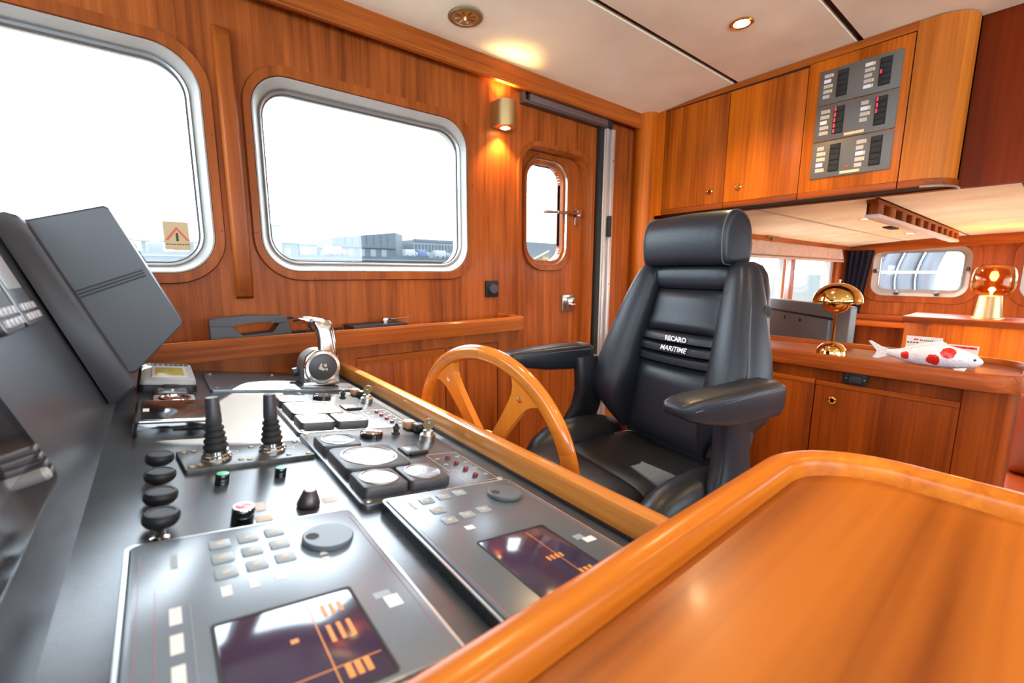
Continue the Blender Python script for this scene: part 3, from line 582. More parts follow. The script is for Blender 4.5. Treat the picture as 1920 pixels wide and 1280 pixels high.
fin2('dorsal_fin', [(.37, -.290), (.355, -.283), (.32, -.266), (.275, -.250), (.250, -.246), (.232, -.258), (.25, -.268), (.32, -.285)], 2.245, .003)
bm = B(); lathe(bm, [(.0045, 0), (.004, .003), (0, .004)], (2.226, .160, -.301), (-1, -.2, .1), 10); fin('eye', bm, M['rub'], t)
fin2('pectoral_fin', [(.175, -.33), (.18, -.344), (.20, -.345), (.21, -.338)], 2.215, .003)
# printed matter behind the fish
BKL = BULK(2.505)
t = thing('white_booklet', BKL(.335, -.346), 'white printed booklet standing behind the koi fish', 'booklet')
bm = B(); box(bm, (.279, -.346, 0), (.392, -.262, .004), BKL); fin('cover', bm, M['paper'], t)
bm = B(); rbox(bm, (.353, -.279, .004), (.368, -.272, .0045), .0002, BKL, 1); fin('red_logo', bm, M['red'], t)
for i in range(9):
    bm = B(); h_ = .004+.002*((i*5) % 3 == 0); box(bm, (.344-i*.006, -.280, .004), (.348-i*.006, -.280+h_, .0045), BKL); fin('letter_mark', bm, M['stblk'], t)
for i in range(4):
    bm = B(); box(bm, (.382-i*.010, -.292, .004), (.389-i*.010, -.287, .0045), BKL); fin('letter_mark', bm, M['stblk'], t)
t = thing('red_booklet', BULK(2.53)(.23, -.346), 'red and white booklet standing behind the koi head', 'booklet')
bm = B(); box(bm, (.175, -.346, 0), (.262, -.286, .004), BULK(2.53)); fin('cover', bm, M['paper'], t)
bm = B(); box(bm, (.180, -.300, .004), (.257, -.290, .0045), BULK(2.53)); fin('red_band', bm, M['red'], t)
for i in range(3):
    bm = B(); box(bm, (.190+i*.022, -.297, .0045), (.202+i*.022, -.293, .005), BULK(2.53)); fin('letter_mark', bm, M['stblk'], t)
# television seen from behind
TVF = Fr((2.70, .648, 0), (.707, .707, 0), (0, 0, 1), (-.707, .707, 0))
t = thing('television', TVF(.62, -.72, -.05), 'large flat television seen from behind, beyond the counter', 'television')
bm = B(); rslab(bm, TVF, 0, -.70, 1.24, -.165, .01, -.03, 0, .006); fin('panel', bm, M['tv'], t)
bm = B(); rslab(bm, TVF, .14, -.70, 1.24, -.235, .004, 0, .018, .006); fin('back_cover', bm, M['tv'], t)
bm = B(); box(bm, (.10, -.243, .0), (1.2, -.235, .022), TVF); fin('vent_groove', bm, M['gap'], t)
for u in (.42, .60):
    bm = B(); lathe(bm, [(.012, 0), (.011, .003), (0, .003)], TVF(u, -.275, .018), TVF.N, 4); fin('mount_hole', bm, M['gap'], t)
bm = B(); box(bm, (.80, -.50, .018), (.815, -.30, .021), TVF); fin('cable_slot', bm, M['gap'], t)
bm = B(); rbox(bm, (.45, -.725, -.12), (.80, -.70, .09), .005, TVF); fin('stand', bm, M['conblk'], t)
bm = B(); rbox(bm, (.25, -1.55, -.20), (1.05, -.725, .14), .01, TVF); tag(fin('sideboard', bm, M['cab']), 'teak sideboard carrying the television', 'sideboard')
# aft cabinet and amber lamp, shelf
t = thing('aft_cabinet', (5.45, .15, -1.55), 'teak cabinet with flat top under the aft windows', 'cabinet')
bm = B(); rbox(bm, (5.22, -.6, -1.55), (5.75, .845, -.40), .006); fin('body', bm, M['cab'], t)
bm = B(); rbox(bm, (5.19, -.62, -.425), (5.77, .865, -.372), .008); fin('top', bm, M['cnt'], t)
t = thing('wall_shelf', (6.1, 1.2, -.53), 'narrow teak shelf along the aft wall beside the curtain', 'shelf')
bm = B(); rbox(bm, (6.0, .86, -.49), (6.255, 1.56, -.44), .006); fin('board', bm, M['cnt'], t)
bm = B(); rbox(bm, (6.02, .86, -.565), (6.255, 1.56, -.49), .004); fin('fascia', bm, M['wy'], t)
t = thing('glass_lamp', (5.42, .36, -.372), 'brass table lamp with amber glass globe, lit', 'table lamp'); o = (5.42, .36, 0)
bm = B(); lathe(bm, [(.098, -.372), (.098, -.362), (.086, -.358), (.068, -.180), (.060, -.176), (0, -.176)], o, n=32); fin('base', bm, M['brass'], t)
bm = B(); gp = [(.05, -.174), (.095, -.165), (.125, -.13), (.132, -.07), (.128, 0), (.11, .05), (.075, .075), (.03, .082), (.0, .083)]
gp = [(p.x, p.y) for p in cat([(a, b, 0) for a, b in gp], 4)]; lathe(bm, gp+[(max(0.0005, a-.003), b-.003) for a, b in gp[::-1]], o, n=36); fin('globe', bm, M['amberg'], t)
bm = B(); lathe(bm, [(.008, -.176), (.008, -.148), (.014, -.142), (.019, -.130), (.019, -.122), (.013, -.111), (0, -.107)], o, n=20); fin('bulb', bm, M['bulb'], t)
l = bpy.data.lights.new('globe_light', 'POINT'); l.energy = 5; l.color = (1, .6, .28); l.shadow_soft_size = .03
lo = bpy.data.objects.new('globe_light', l); C.objects.link(lo); lo.location = (5.42, .36, -.03)
t = thing('corner_sofa', (3.3, -.45, -1.55), 'orange leather sofa beyond the counter end', 'sofa')
bm = B(); rbox(bm, (2.75, -1.0, -1.55), (3.9, .10, -1.10), .05, seg=3); fin('seat', bm, M['sofa'], t)
bm = B(); rbox(bm, (3.6, -1.0, -1.10), (3.9, .10, -.62), .06, seg=3); fin('backrest', bm, M['sofa'], t)
# ------------------------------------------------------------------ helm console
def ray(px, py): return rt*((px-960)/FPX) - up*((py-640)/FPX) + fw
def atY(px, py, y): d = ray(px, py); return d*(y/d.y)
def atCon(px, py, h=0):    # console coordinates (u, v) of a picture point at height h over the console top
    d = ray(px, py); o = CON.o+CON.N*h; p = d*(o.dot(CON.N)/d.dot(CON.N)); q = p-CON.o
    return q.dot(CON.U), q.dot(CON.V)
t = thing('helm_console', (.1, .82, FLOOR), 'black helm console with sloping top, riser and golden wood rail', 'console')
U0, U1 = -.0815, .4330
bm = B(); box(bm, (U0, .228, -.02), (U1, 1.442, 0), CON); fin('top_panel', bm, M['con'], t)
bm = B(); box(bm, (.228, 0, -.02), (1.402, .345, 0), RIS); fin('riser', bm, M['con'], t)
bm = B(); box(bm, (-.975, .228, .075), (-.193, 1.402, .083)); fin('dash_top', bm, M['con'], t)
bm = B(); pr = [(.427, -.345), (.427, -.297), (.4305, -.2905), (.437, -.288), (.449, -.2885), (.4555, -.292), (.459, -.300), (.459, -.345)]
rings(bm, [[V3(x, y, z) for x, z in pr] for y in (.228, .6, 1.0, 1.441)]); fin('wood_rail', bm, M['rail'], t)
bm = B(); box(bm, (.43, .228, FLOOR), (.452, 1.441, -.346)); fin('front_panel', bm, M['wz'], t)
bm = B(); box(bm, (U1-.006, .228, 0.0002), (U1+.001, 1.441, .004), CON); fin('black_bead', bm, M['conblk'], t)
# access plate under the throttle
def screw(fr, u, v, n, par, r=.004, mat='steel'):
    bm = B(); lathe(bm, [(r, 0), (r*.8, r*.4), (0, r*.45)], fr(u, v, n), fr.N, 10); fin('screw', bm, M[mat], par)
t = thing('throttle_plate', CON(.24, 1.27), 'black rectangular cover plate under the throttle lever', 'plate')
bm = B(); rslab(bm, CON, .071, 1.165, .408, 1.385, .006, 0, .007, .001); fin('plate', bm, M['con'], t)
for u, v in ((.085, 1.36), (.085, 1.185), (.23, 1.36), (.39, 1.36), (.39, 1.185)): screw(CON, u, v, .007, t, .005, 'chrome')
# throttle
TF = Fr(CON(.318/cT, 1.255, .007), (1, 0, -.08), (0, -1, 0), (.08, 0, 1))    # u aft, v towards the camera, n up
t = thing('throttle_lever', TF(0, 0, 0), 'chrome single throttle lever with round dark cap on the console', 'throttle')
bm = B(); rbox(bm, (-.042, -.040, 0), (.042, .040, .010), .003, TF); rs = []
for v in (-.040, -.036, .030, .034):
    k = .0 if -.038 < v < .032 else .004
    rs.append([TF((.044-k)*math.cos(a)*(1 if a >= 0 and a <= PI else 1), v, .050+(.044-k)*math.sin(a)) for a in [PI*i/16 for i in range(17)]]+[TF(-.044+k, v, .008), TF(.044-k, v, .008)])
rings(bm, rs); fin('body', bm, M['satin'], t)
bm = B(); rbox(bm, (-.046, .026, .001), (.046, .048, .012), .003, TF)
plate(bm, Fr(TF(0, .034, 0), TF.U, TF.N, TF.V), [(-.042, .006), (.042, .006), (.046, .05), (.04, .08), (.02, .096), (-.02, .096), (-.04, .08), (-.046, .05)], (), 0, .012); fin('front_plate', bm, M['chrome'], t)
bm = B(); lathe(bm, [(.046, .044), (.046, .050), (.043, .054), (.036, .054), (.034, .051)], TF(0, 0, .052), TF.V, 40); fin('chrome_ring', bm, M['chrome'], t)
bm = B(); lathe(bm, [(.035, .046), (.035, .0525), (.033, .0535), (0, .054)], TF(0, 0, .052), TF.V, 36); cp_ = fin('cap', bm, M['plast'], t)
CAPF = Fr(TF(0, .054, .052), TF.U, TF.N, TF.V)
for pts in ([(-.012, -.004), (-.006, .010), (-.002, .010), (-.004, .002), (.004, -.004), (.002, -.010)], [(.0, .006), (.008, .010), (.010, .002), (.005, .0)], [(.003, -.006), (.011, -.002), (.012, -.010)]):
    bm = B(); plate(bm, CAPF, pts, (), 0, .0005); fin('logo_mark', bm, M['pale'], cp_)
bm = B(); rs = []
for n_, u, hw, v0, v1 in ((.076, .014, .026, .034, .050), (.100, .014, .024, .030, .049), (.125, .012, .023, .024, .047), (.148, .008, .024, .014, .044), (.166, .004, .026, .006, .042), (.174, .000, .022, .010, .036)):
    rs.append([TF(u+hw*c_, (v0+v1)/2+(v1-v0)/2*s_, n_) for c_, s_ in [(math.copysign(abs(math.cos(a))**.6, math.cos(a)), math.copysign(abs(math.sin(a))**.6, math.sin(a))) for a in [2*PI*i/20 for i in range(20)]]])
rings(bm, rs); fin('arm', bm, M['chrome'], t)
bm = B(); rs = []
for v, u, n_, hu, hn in ((.034, .000, .163, .016, .008), (.020, -.004, .167, .022, .011), (.0, -.012, .170, .022, .011), (-.030, -.022, .170, .021, .011), (-.058, -.030, .167, .019, .011), (-.072, -.034, .165, .015, .009), (-.078, -.035, .164, .008, .005)):
    rs.append([TF(u+hu*cx, v, n_+hn*cy) for cx, cy in [(math.copysign(abs(math.cos(a))**.8, math.cos(a)), math.copysign(abs(math.sin(a))**.8, math.sin(a))) for a in [2*PI*i/20 for i in range(20)]]])
rings(bm, rs); fin('grip', bm, M['chrome'], t)
bm = B(); tube(bm, [TF(-.046, -.02, .03), TF(-.058, -.02, .028)], .012, 12); fin('side_boss', bm, M['plast'], t)
# radar monitor
def prism(bm, poly, y0, y1, ins=.004):
    cx = sum(p[0] for p in poly)/len(poly); cz = sum(p[1] for p in poly)/len(poly)
    sh = lambda k: [(cx+(x-cx)*k, cz+(z-cz)*k) for x, z in poly]
    rings(bm, [[V3(x, y, z) for x, z in q] for q, y in ((sh(1-ins*8), y0), (sh(1), y0+ins), (sh(1), y1-ins), (sh(1-ins*8), y1))])
t = thing('radar_monitor', (-.09, 1.2, -.24), 'large charcoal radar monitor housing on the console riser', 'monitor')
base = [(-.083, -.226), (-.075, -.226), (-.046, -.203), (-.046, -.197), (-.148, .074), (-.156, .084), (-.168, .088), (-.186, .080)]
bm = B(); prism(bm, base, 1.0, 1.40, .004); fin('base_frame', bm, M['mon2'], t)
hous = [(-.1525, .0795), (-.058, .110), (-.052, .107), (.031, -.092), (.030, -.100), (-.044, -.180), (-.054, -.182)]
bm = B(); prism(bm, hous, 1.03, 1.36, .003); fin('housing', bm, M['mon'], t)
for (a, b) in (((133, 549), (268, 506)), ((137, 555), (271, 511)), ((141, 561), (274, 516))):
    p, q = atY(*a, 1.029), atY(*b, 1.029); bm = B(); dv = V3(0, 0, .0016)
    rings(bm, [[p-dv, q-dv, q+dv, p+dv], [x+V3(0, .004, 0) for x in (p-dv, q-dv, q+dv, p+dv)]]); fin('groove', bm, M['conblk'], t)
# instruments on the riser at the picture's left edge
def inst(v0, v1, y0, y1, label):
    t = thing('pilot_display', RIS((y0+y1)/2, v0), label, 'display', 'pilot displays on the riser')
    bm = B(); rslab(bm, RIS, y0, v0, y1, v1, .008, 0, .010, .003); fin('case', bm, M['plast'], t)
    bm = B(); rslab(bm, RIS, y0+.010, v0+.048, y1-.010, v1-.010, .003, .010, .0112, .0005); fin('screen', bm, M['grey'], t)
    for i in range(4):
        for j in range(2):
            bm = B(); w_ = (y1-y0-.016)/4; a = y0+.008+i*w_; rslab(bm, RIS, a+.001, v0+.006+j*.013, a+w_-.001, v0+.016+j*.013, .002, .010, .0135, .0015); fin('button', bm, M['grey'], t)
inst(.181, .290, .800, .893, 'grey pilot display with rubber keys on the riser beside the radar monitor')
inst(.181, .290, .697, .790, 'grey pilot display with rubber keys at the left edge of the picture')
t = thing('chart_plotter', RIS(.47, .06), 'glossy black chart plotter screen on the riser at the left edge', 'plotter')
bm = B(); rslab(bm, RIS, .34, .052, .568, .215, .012, 0, .010, .003); fin('case', bm, M['blackgl'], t)
bm = B(); rslab(bm, RIS, .36, .085, .545, .195, .004, .010, .0108, .0004); fin('screen', bm, S('plotter glass', (.03, .022, .02), .05, spec=.9, coat=1), t)
for i in range(4):
    bm = B(); rslab(bm, RIS, .547, .062+i*.008, .562, .067+i*.008, .002, .010, .012, .001); fin('button', bm, M['plast'], t)
bm = B(); lathe(bm, [(.006, 0), (.005, .003), (0, .0035)], RIS(.538, .068, .010), RIS.N, 14); fin('power_knob', bm, M['grey'], t)
# small devices at the far left of the console top
t = thing('gps_display', CON(0, 1.28), 'silver grey navigation display with olive screen on the console', 'display')
bm = B(); rslab(bm, CON, -.054, 1.165, .047, 1.385, .012, 0, .016, .002); fin('base', bm, M['conblk'], t)
bm = B(); rslab(bm, CON, -.052, 1.170, .045, 1.383, .012, .016, .028, .006); fin('bezel', bm, M['grey'], t)
bm = B(); rslab(bm, CON, -.033, 1.195, .030, 1.320, .003, .028, .0295, .0006); fin('screen_surround', bm, S('silver surround', (.5, .5, .5), .3), t)
bm = B(); rslab(bm, CON, -.026, 1.208, .024, 1.308, .002, .0295, .0302, .0004); fin('screen', bm, M['lcd'], t)
for i in range(8):
    bm = B(); u = -.040+i*.010; rslab(bm, CON, u, 1.345, u+.007, 1.368, .002, .028, .031, .001); fin('button', bm, M['plast'], t)
t = thing('alarm_box', CON(0, 1.12), 'small black alarm box in front of the navigation display', 'device')
bm = B(); rslab(bm, CON, -.028, 1.090, .028, 1.148, .003, 0, .014, .002); fin('case', bm, M['conblk'], t)
bm = B(); rslab(bm, CON, -.022, 1.095, .024, 1.142, .002, .014, .0155, .0006); fin('face', bm, M['unit2'], t)
bm = B(); rslab(bm, CON, -.012, 1.142, .014, 1.158, .002, .010, .020, .002); fin('clip', bm, M['rub'], t)
bm = B(); box(bm, (.000, 1.105, .0155), (.004, 1.130, .0158), CON); fin('print', bm, M['label'], t)
t = thing('compass_meter', CON(0, 1.05), 'grey instrument with oval chrome window between alarm box and phone', 'instrument')
bm = B(); rslab(bm, CON, -.030, 1.012, .038, 1.082, .004, 0, .010, .002); fin('base', bm, M['conblk'], t)
bm = B(); rslab(bm, CON, -.029, 1.014, .036, 1.080, .006, .010, .015, .002); fin('face', bm, M['grey'], t)
bm = B(); rs = []
for k, n_ in ((1, .015), (.97, .018), (.86, .018), (.84, .0155), (.0, .0155)): rs.append([CON(.004+.026*k*math.cos(a), 1.046+.024*k*math.sin(a), n_) for a in [2*PI*i/28 for i in range(28)]])
rings(bm, rs); fin('chrome_oval', bm, M['chrome'], t)
t = thing('glass_tray', CON(0, .92), 'black glossy tray device with reflective glass on the console', 'device')
bm = B(); rslab(bm, CON, -.052, .846, .058, .995, .006, 0, .022, .002); fin('case', bm, M['blackgl'], t)
bm = B(); rslab(bm, CON, -.049, .850, .055, .991, .005, .022, .0245, .001); fin('edge', bm, M['steel'], t)
bm = B(); rslab(bm, CON, -.044, .856, .050, .986, .003, .0245, .0255, .0004); fin('glass', bm, M['blackgl'], t)
bm = B(); box(bm, (-.042, .905, .0255), (-.034, .925, .0258), CON); fin('print', bm, M['label'], t)
# joystick panel
t = thing('joystick_plate', CON(.086, .72), 'scratched black plate with brass screws under the two joysticks', 'plate')
bm = B(); JF = Fr(CON(.005, .672, 0), (CON.U*1+CON.V*.10), CON.V-CON.U*.10, CON.N); rslab(bm, JF, 0, 0, .163, .078, .003, 0, .006, .001); fin('plate', bm, S('worn black plate', (.045, .045, .042), .35, var=.5, vscale=120), t)
for u, v in ((.008, .008), (.008, .068), (.020, .070), (.155, .008), (.155, .068), (.018, .012), (.066, .016), (.090, .064), (.076, .012), (.128, .012)): screw(JF, u, v, .006, t, .0038, 'brassd')
for u, v, s_ in ((.056, .050, 'rect'), (.132, .045, 'rect')):
    bm = B(); plate(bm, JF, rr(u, v-.004, u+.014, v+.006, .001, 1), [rr(u+.001, v-.003, u+.013, v+.005, .001, 1)], .006, .0064); fin('print', bm, M['label'], t)
for u in (.050, .125):
    bm = B(); lathe(bm, [(.002, 0), (.0015, .001), (0, .0012)], JF(u, .062, .006), JF.N, 8); fin('green_lamp', bm, M['green'], t)
for u, v, nm in ((.0415, .705, 'black rubber joystick nearer the radar monitor'), (.1140, .722, 'black rubber joystick nearer the gauges')):
    t = thing('joystick', CON(u, v, .006), nm, 'joystick', 'joysticks on the console'); ax = Vector((.02, 0, 1)); o = CON(u, v, .006)
    bm = B(); lathe(bm, [(.0185, 0), (.0188, .003), (.0170, .005), (.0170, .008), (.0152, .009), (.0148, .014), (.013, .015)], o, ax, 28); fin('chrome_collar', bm, M['chrome'], t)
    pr = [(.0130, .013)]
    for k in range(4):
        z = .016+k*.0085; r = .0132-.0011*k; pr += [(r, z), (r+.0016, z+.002), (r+.0016, z+.004), (r-.0004, z+.006), (r-.0010, z+.008)]
    bm = B(); lathe(bm, pr+[(.007, .054)], o, ax, 24); fin('bellows', bm, M['rub'], t)
    bm = B(); lathe(bm, [(.0080, .049), (.0096, .052), (.0095, .060), (.0080, .086), (.0072, .088), (0, .0885)], o, ax, 24); fin('grip', bm, M['plast'], t)
# push-pull knobs
pk = [((300, 856), 'farthest'), ((301, 888), 'second farthest'), ((302, 926), 'second nearest'), ((303, 966), 'nearest')]
for (p, w_) in pk:
    u, v = atCon(p[0], p[1]-4, .027)
    t = thing('pull_knob', CON(u, v), 'round black pull knob on a chrome stem, %s of four in the row' % w_, 'knob', 'pull knobs in a row'); o = CON(u, v)
    bm = B(); lathe(bm, [(.0075, 0), (.0075, .004), (.0042, .005), (.0042, .016)], o, CON.N, 20); fin('chrome_stem', bm, M['chrome'], t)
    bm = B(); lathe(bm, [(.005, .011), (.008, .014), (.0125, .017), (.0145, .020), (.0150, .0235), (.0145, .0265), (.0128, .0285), (.0105, .0288), (.0100, .0282), (0, .0282)], o, CON.N, 30); fin('knob_head', bm, M['conblk'], t)
# buttons
def button(px, py, h, r, label, top, name='push_button', cat_='button'):
    u, v = atCon(px, py, h); t = thing(name, CON(u, v), label, cat_); o = CON(u, v)
    bm = B(); lathe(bm, [(r, 0), (r, h*.45), (r*.96, h*.5), (r, h*.55), (r, h*.9), (r*.9, h)], o, CON.N, 26); fin('bezel', bm, M['blackgl'], t)
    bm = B(); lathe(bm, [(r*.86, h*.9), (r*.86, h*1.02), (r*.4, h*1.06), (0, h*1.06)], o, CON.N, 24); fin('lens', bm, M[top], t)
    return t
button(418, 887, .0135, .0078, 'small black button with green lens in front of the left joystick', 'green')
button(527, 876, .0125, .0072, 'small black button with green lens in front of the right joystick', 'green')
rb = button(457, 950, .0165, .0108, 'black push button with a red lens and white ring', 'red')
u, v = atCon(457, 950, .0165); bm = B(); lathe(bm, [(.0106, .0160), (.0100, .0175), (.0080, .0175), (.0080, .0155)], CON(u, v), CON.N, 30); fin('white_ring', bm, M['chrome'], rb)
bm = B(); plate(bm, Fr(CON(u, v, .0176), CON.U, CON.V, CON.N), [(-.006, .001), (-.002, .006), (.001, .002), (-.003, -.001)], (), 0, .0005); fin('print', bm, M['label'], rb)
u, v = atCon(578, 948, 0); t = thing('dimmer_knob', CON(u, v), 'tapered dark plum dimmer knob beside the gauges', 'knob'); o = CON(u, v)
bm = B(); lathe(bm, [(.0115, 0), (.0130, .002), (.0128, .005), (.0075, .0185), (.0068, .0195), (.006, .0188), (0, .0188)], o, CON.N, 28); fin('body', bm, S('plum knob', (.07, .05, .052), .3, .3), t)
bm = B(); lathe(bm, [(.0062, .0188), (.0058, .0198), (0, .020)], o, CON.N, 20); fin('cap', bm, M['grey'], t)
for (a, b, w_, h_, nm) in ((487, 950, .010, .022, 'upright white paper label beside the red button'), (495, 972, .016, .014, 'square white paper label below the red button'), (618, 937, .016, .014, 'white paper label beside the tapered knob')):
    u, v = atCon(a, b, 0); bm = B(); rslab(bm, CON, u-w_/2, v-h_/2, u+w_/2, v+h_/2, .001, .0, .0006, .0002); tag(fin('paper_label', bm, M['paper']), nm, 'label')
# ------------------------------------------------------------------ engine instrument panels
def gauge(par, u, v, s, h=.0135):
    bm = B(); rslab(bm, CON, u-s/2, v-s/2, u+s/2, v+s/2, s*.13, .007, .007+h, .004); g = fin('gauge', bm, M['plast'], par)
    r = s*.40; o = CON(u, v, .007+h)
    bm = B(); lathe(bm, [(r*1.06, -.001), (r*1.05, .0012), (r*.98, .0016), (r*.95, .0004)], o, CON.N, 36); fin('bezel_ring', bm, M['steel'], g)
    bm = B(); lathe(bm, [(r*.97, -.0004), (r*.97, .0003)], o, CON.N, 36); fin('dial_face', bm, M['dial'], g)
    bm = B(); lathe(bm, [(r*.97, .0004), (r*.85, .0022), (r*.5, .0036), (0, .0042)], o, CON.N, 36); fin('lens', bm, M['gdial'], g)
    bm = B(); plate(bm, Fr(o, CON.U, CON.V, CON.N), [(-r*.02, -r*.2), (r*.03, -r*.2), (r*.35, r*.6)], (), .0003, .0006); fin('needle', bm, M['conblk'], g)
t = thing('instrument_panel', CON(.28, .63), 'engine gauge panel nearest the camera, beside the control units', 'instrument panel', 'engine gauge panels')
bm = B(); rslab(bm, CON, .168, .492, .395, .797, .010, 0, .007, .002); fin('plate', bm, M['con'], t)
gauge(t, .2250, .622, .098); gauge(t, .2060, .538, .061); gauge(t, .2700, .538, .061); gauge(t, .2050, .707, .061)
bm = B(); lathe(bm, [(.020, 0), (.020, .007), (.018, .009), (.016, .008), (0, .008)], CON(.280, .752, .007), CON.N, 26); g = fin('hour_meter', bm, M['blackgl'], t)
bm = B(); lathe(bm, [(.015, .008), (.013, .0095), (.009, .0085), (0, .0095)], CON(.280, .752, .007), CON.N, 20); fin('chrome_insert', bm, M['chrome'], g)
bm = B(); lathe(bm, [(.008, 0), (.008, .003), (.005, .004), (.005, .009), (.007, .010), (.0055, .014), (.003, .015), (.003, .019), (0, .020)], CON(.330, .758, .007), CON.N, 12); fin('toggle_switch', bm, M['rub'], t)
for (u, v, mt) in ((.370, .785, 'tan'), (.378, .758, 'conblk')):
    bm = B(); rbox(bm, (u-.011, v-.012, .007), (u+.011, v+.012, .024), .005, CON, 3); fin('rocker_button', bm, M[mt], t)
bm = B(); lathe(bm, [(.0145, 0), (.0145, .010), (.0125, .012), (.010, .0135), (.009, .018), (0, .018)], CON(.370, .708, .007), CON.N, 24); ks = fin('key_switch', bm, M['steel'], t)
KF = Fr(CON(.370, .708, .024), (.78, -.62, 0), CON.N, (.62, .78, 0))
bm = B(); plate(bm, KF, [(.0105*math.cos(a), .013+.0105*math.sin(a)) for a in [2*PI*i/22 for i in range(22)]], [[(.003*math.cos(a), .017+.003*math.sin(a)) for a in [2*PI*i/10 for i in range(10)]]], -.0012, .0012)
box(bm, (-.003, -.006, -.001), (.003, .004, .001), KF); fin('key', bm, M['brassd'], ks)
bm = B(); rslab(bm, CON, .296, .636, .330, .676, .002, .007, .0105, .001); cv = fin('flip_cover', bm, M['conblk'], t)
bm = B(); rslab(bm, CON, .301, .646, .326, .672, .001, .0105, .011, .0003); fin('window', bm, M['unit'], cv)
bm = B(); tube(bm, [CON(.300, .634, .010), CON(.334, .640, .010)], .003, 8); fin('hinge', bm, M['rub'], cv)
for v in (.608, .581, .553, .526):
    bm = B(); lathe(bm, [(.0042, 0), (.0042, .003), (.0034, .0045), (0, .005)], CON(.3555, v, .007), CON.N, 12); fin('warning_lamp', bm, M['redd'], t)
    for du in (-.022, .016):
        bm = B(); plate(bm, CON, rr(.3555+du, v-.001, .3555+du+.007, v+.004, .001, 1), [rr(.3565+du, v, .3555+du+.006, v+.003, .0005, 1)], .007, .0073); fin('symbol', bm, M['pale'], t)
bm = B(); plate(bm, CON, rr(.326, .505, .384, .632, .004, 3), [rr(.3268, .5058, .3832, .6312, .0035, 3)], .007, .0073); fin('outline', bm, M['pale'], t)
for u, v in ((.178, .502), (.178, .787), (.385, .502), (.385, .787)): screw(CON, u, v, .007, t, .0052)
dup(t, (0, .307, 0), 'engine gauge panel farther away, next to the throttle')
# ------------------------------------------------------------------ control units
def unit(u0, v0, u1, v1, name, label, face, keys, dial, scr, marks, amber, lab):
    t = thing(name, CON((u0+u1)/2, v0), label, 'control unit', 'control units on the console')
    bm = B(); rslab(bm, CON, u0, v0, u1, v1, .007, 0, .012, .002); fin('case', bm, M['conblk'], t)
    bm = B(); rslab(bm, CON, u0+.004, v0+.004, u1-.004, v1-.004, .006, .012, .0145, .0015); fin('face', bm, face, t)
    bm = B(); plate(bm, CON, rr(u0+.0005, v0+.0005, u1-.0005, v1-.0005, .007, 4), [rr(u0+.003, v0+.003, u1-.003, v1-.003, .006, 4)], .011, .0128); fin('chrome_edge', bm, M['alu'], t)
    for (u, v, w, h) in keys:
        bm = B(); rslab(bm, CON, u-w/2, v-h/2, u+w/2, v+h/2, .002, .0145, .0158, .0008); k = fin('key', bm, M['key'], t)
        bm = B(); box(bm, (u-w*.15, v-.0010, .0158), (u+w*.15, v+.0010, .0160), CON); fin('print', bm, M['ivory'], k)
    bm = B(); o = CON(dial[0], dial[1], .0145); lathe(bm, [(dial[2]*.92, 0), (dial[2], .001), (dial[2], .0040), (dial[2]*.95, .0052), (0, .0052)], o, CON.N, 36); dk = fin('tuning_dial', bm, S('dial face grey', tuple(c*1.15 for c in ((.10, .125, .15) if name == 'x' else (.07, .085, .10))), .4), t)
    bm = B(); lathe(bm, [(dial[2]*.27, .0050), (dial[2]*.25, .0055), (dial[2]*.2, .0054), (0, .0053)], o - CON.U*dial[2]*.60 + CON.V*dial[2]*.1, CON.N, 16); fin('finger_hole', bm, M['rub'], dk)
    bm = B(); plate(bm, CON, rr(scr[0]-.002, scr[1]-.002, scr[2]+.002, scr[3]+.002, .003, 3), [rr(*scr, .002, 3)], .0145, .0152); fin('screen_frame', bm, M['rub'], t)
    bm = B(); rslab(bm, CON, *scr, .002, .0140, .0149, .0002); s = fin('screen', bm, M['screen'], t)
    for (a, b, c, d_) in amber:
        bm = B(); box(bm, (a, b, .0149), (c, d_, .0151), CON); fin('segment', bm, M['amber'], s)
    for (a, b, c, d_, m_) in marks:
        bm = B(); box(bm, (a, b, .0145), (c, d_, .0148), CON); fin('printed_mark', bm, M[m_], t)
    return t
# nearest unit: nine key pad
k1 = [(.020+.0225*i, .4500-.0245*j+.002*i, .0165, .0145) for i in range(3) for j in range(3)]
m1 = [(.014+.0190*i, .370+.002*i, .021+.0190*i, .383+.002*i, 'label') for i in range(4)]
m1 += [(-.018, .352-.030*i, -.011, .371-.030*i, 'label') for i in range(4)] + [(-.036, .238, -.0357, .455, 'pink'), (-.026, .238, -.0257, .40, 'pink'), (.140, .238, .1403, .46, 'pink'), (-.016, .425, -.011, .447, 'key'), (-.006, .25, -.0055, .372, 'key'), (.118, .300, .130, .314, 'label'), (.112, .314, .126, .322, 'key')]
u1 = unit(-.046, .230, .150, .481, 'radar_control', 'grey control unit with nine key pad nearest the camera', M['unit'], k1, (.106, .420, .0235), (.006, .242, .098, .338), m1,
     [(.064, .244, .0648, .335)]+[(.072+.006*i, .312+.001*i, .075+.006*i, .326, ) for i in range(3)]+[(.070+.007*i, .285, .073+.007*i, .303) for i in range(3)]+[(.046, .296, .051, .300), (.02, .262, .095, .2626)]+[(.07+.006*i, .25, .074+.006*i, .262) for i in range(3)], None)
for dv, sgn in ((.396, 1), (.391, -1)):
    bm = B(); plate(bm, CON, [(.092, dv), (.099, dv), (.0955, dv+sgn*.007)], (), .0145, .0148); fin('printed_arrow', bm, M['label'], u1)
k2 = [(.236+.0255*i, .4600+.003*i, .018, .014) for i in range(3)] + [(.236, .432, .018, .014), (.236, .405, .018, .014), (.2625, .4085, .018, .014), (.289, .412, .018, .014)]
m2 = [(.243, .378, .254, .386, 'label'), (.196, .238, .1963, .40, 'pink'), (.376, .238, .3763, .475, 'pink'), (.212, .445, .216, .465, 'key'), (.352, .298, .368, .307, 'label'), (.345, .307, .358, .316, 'key')]
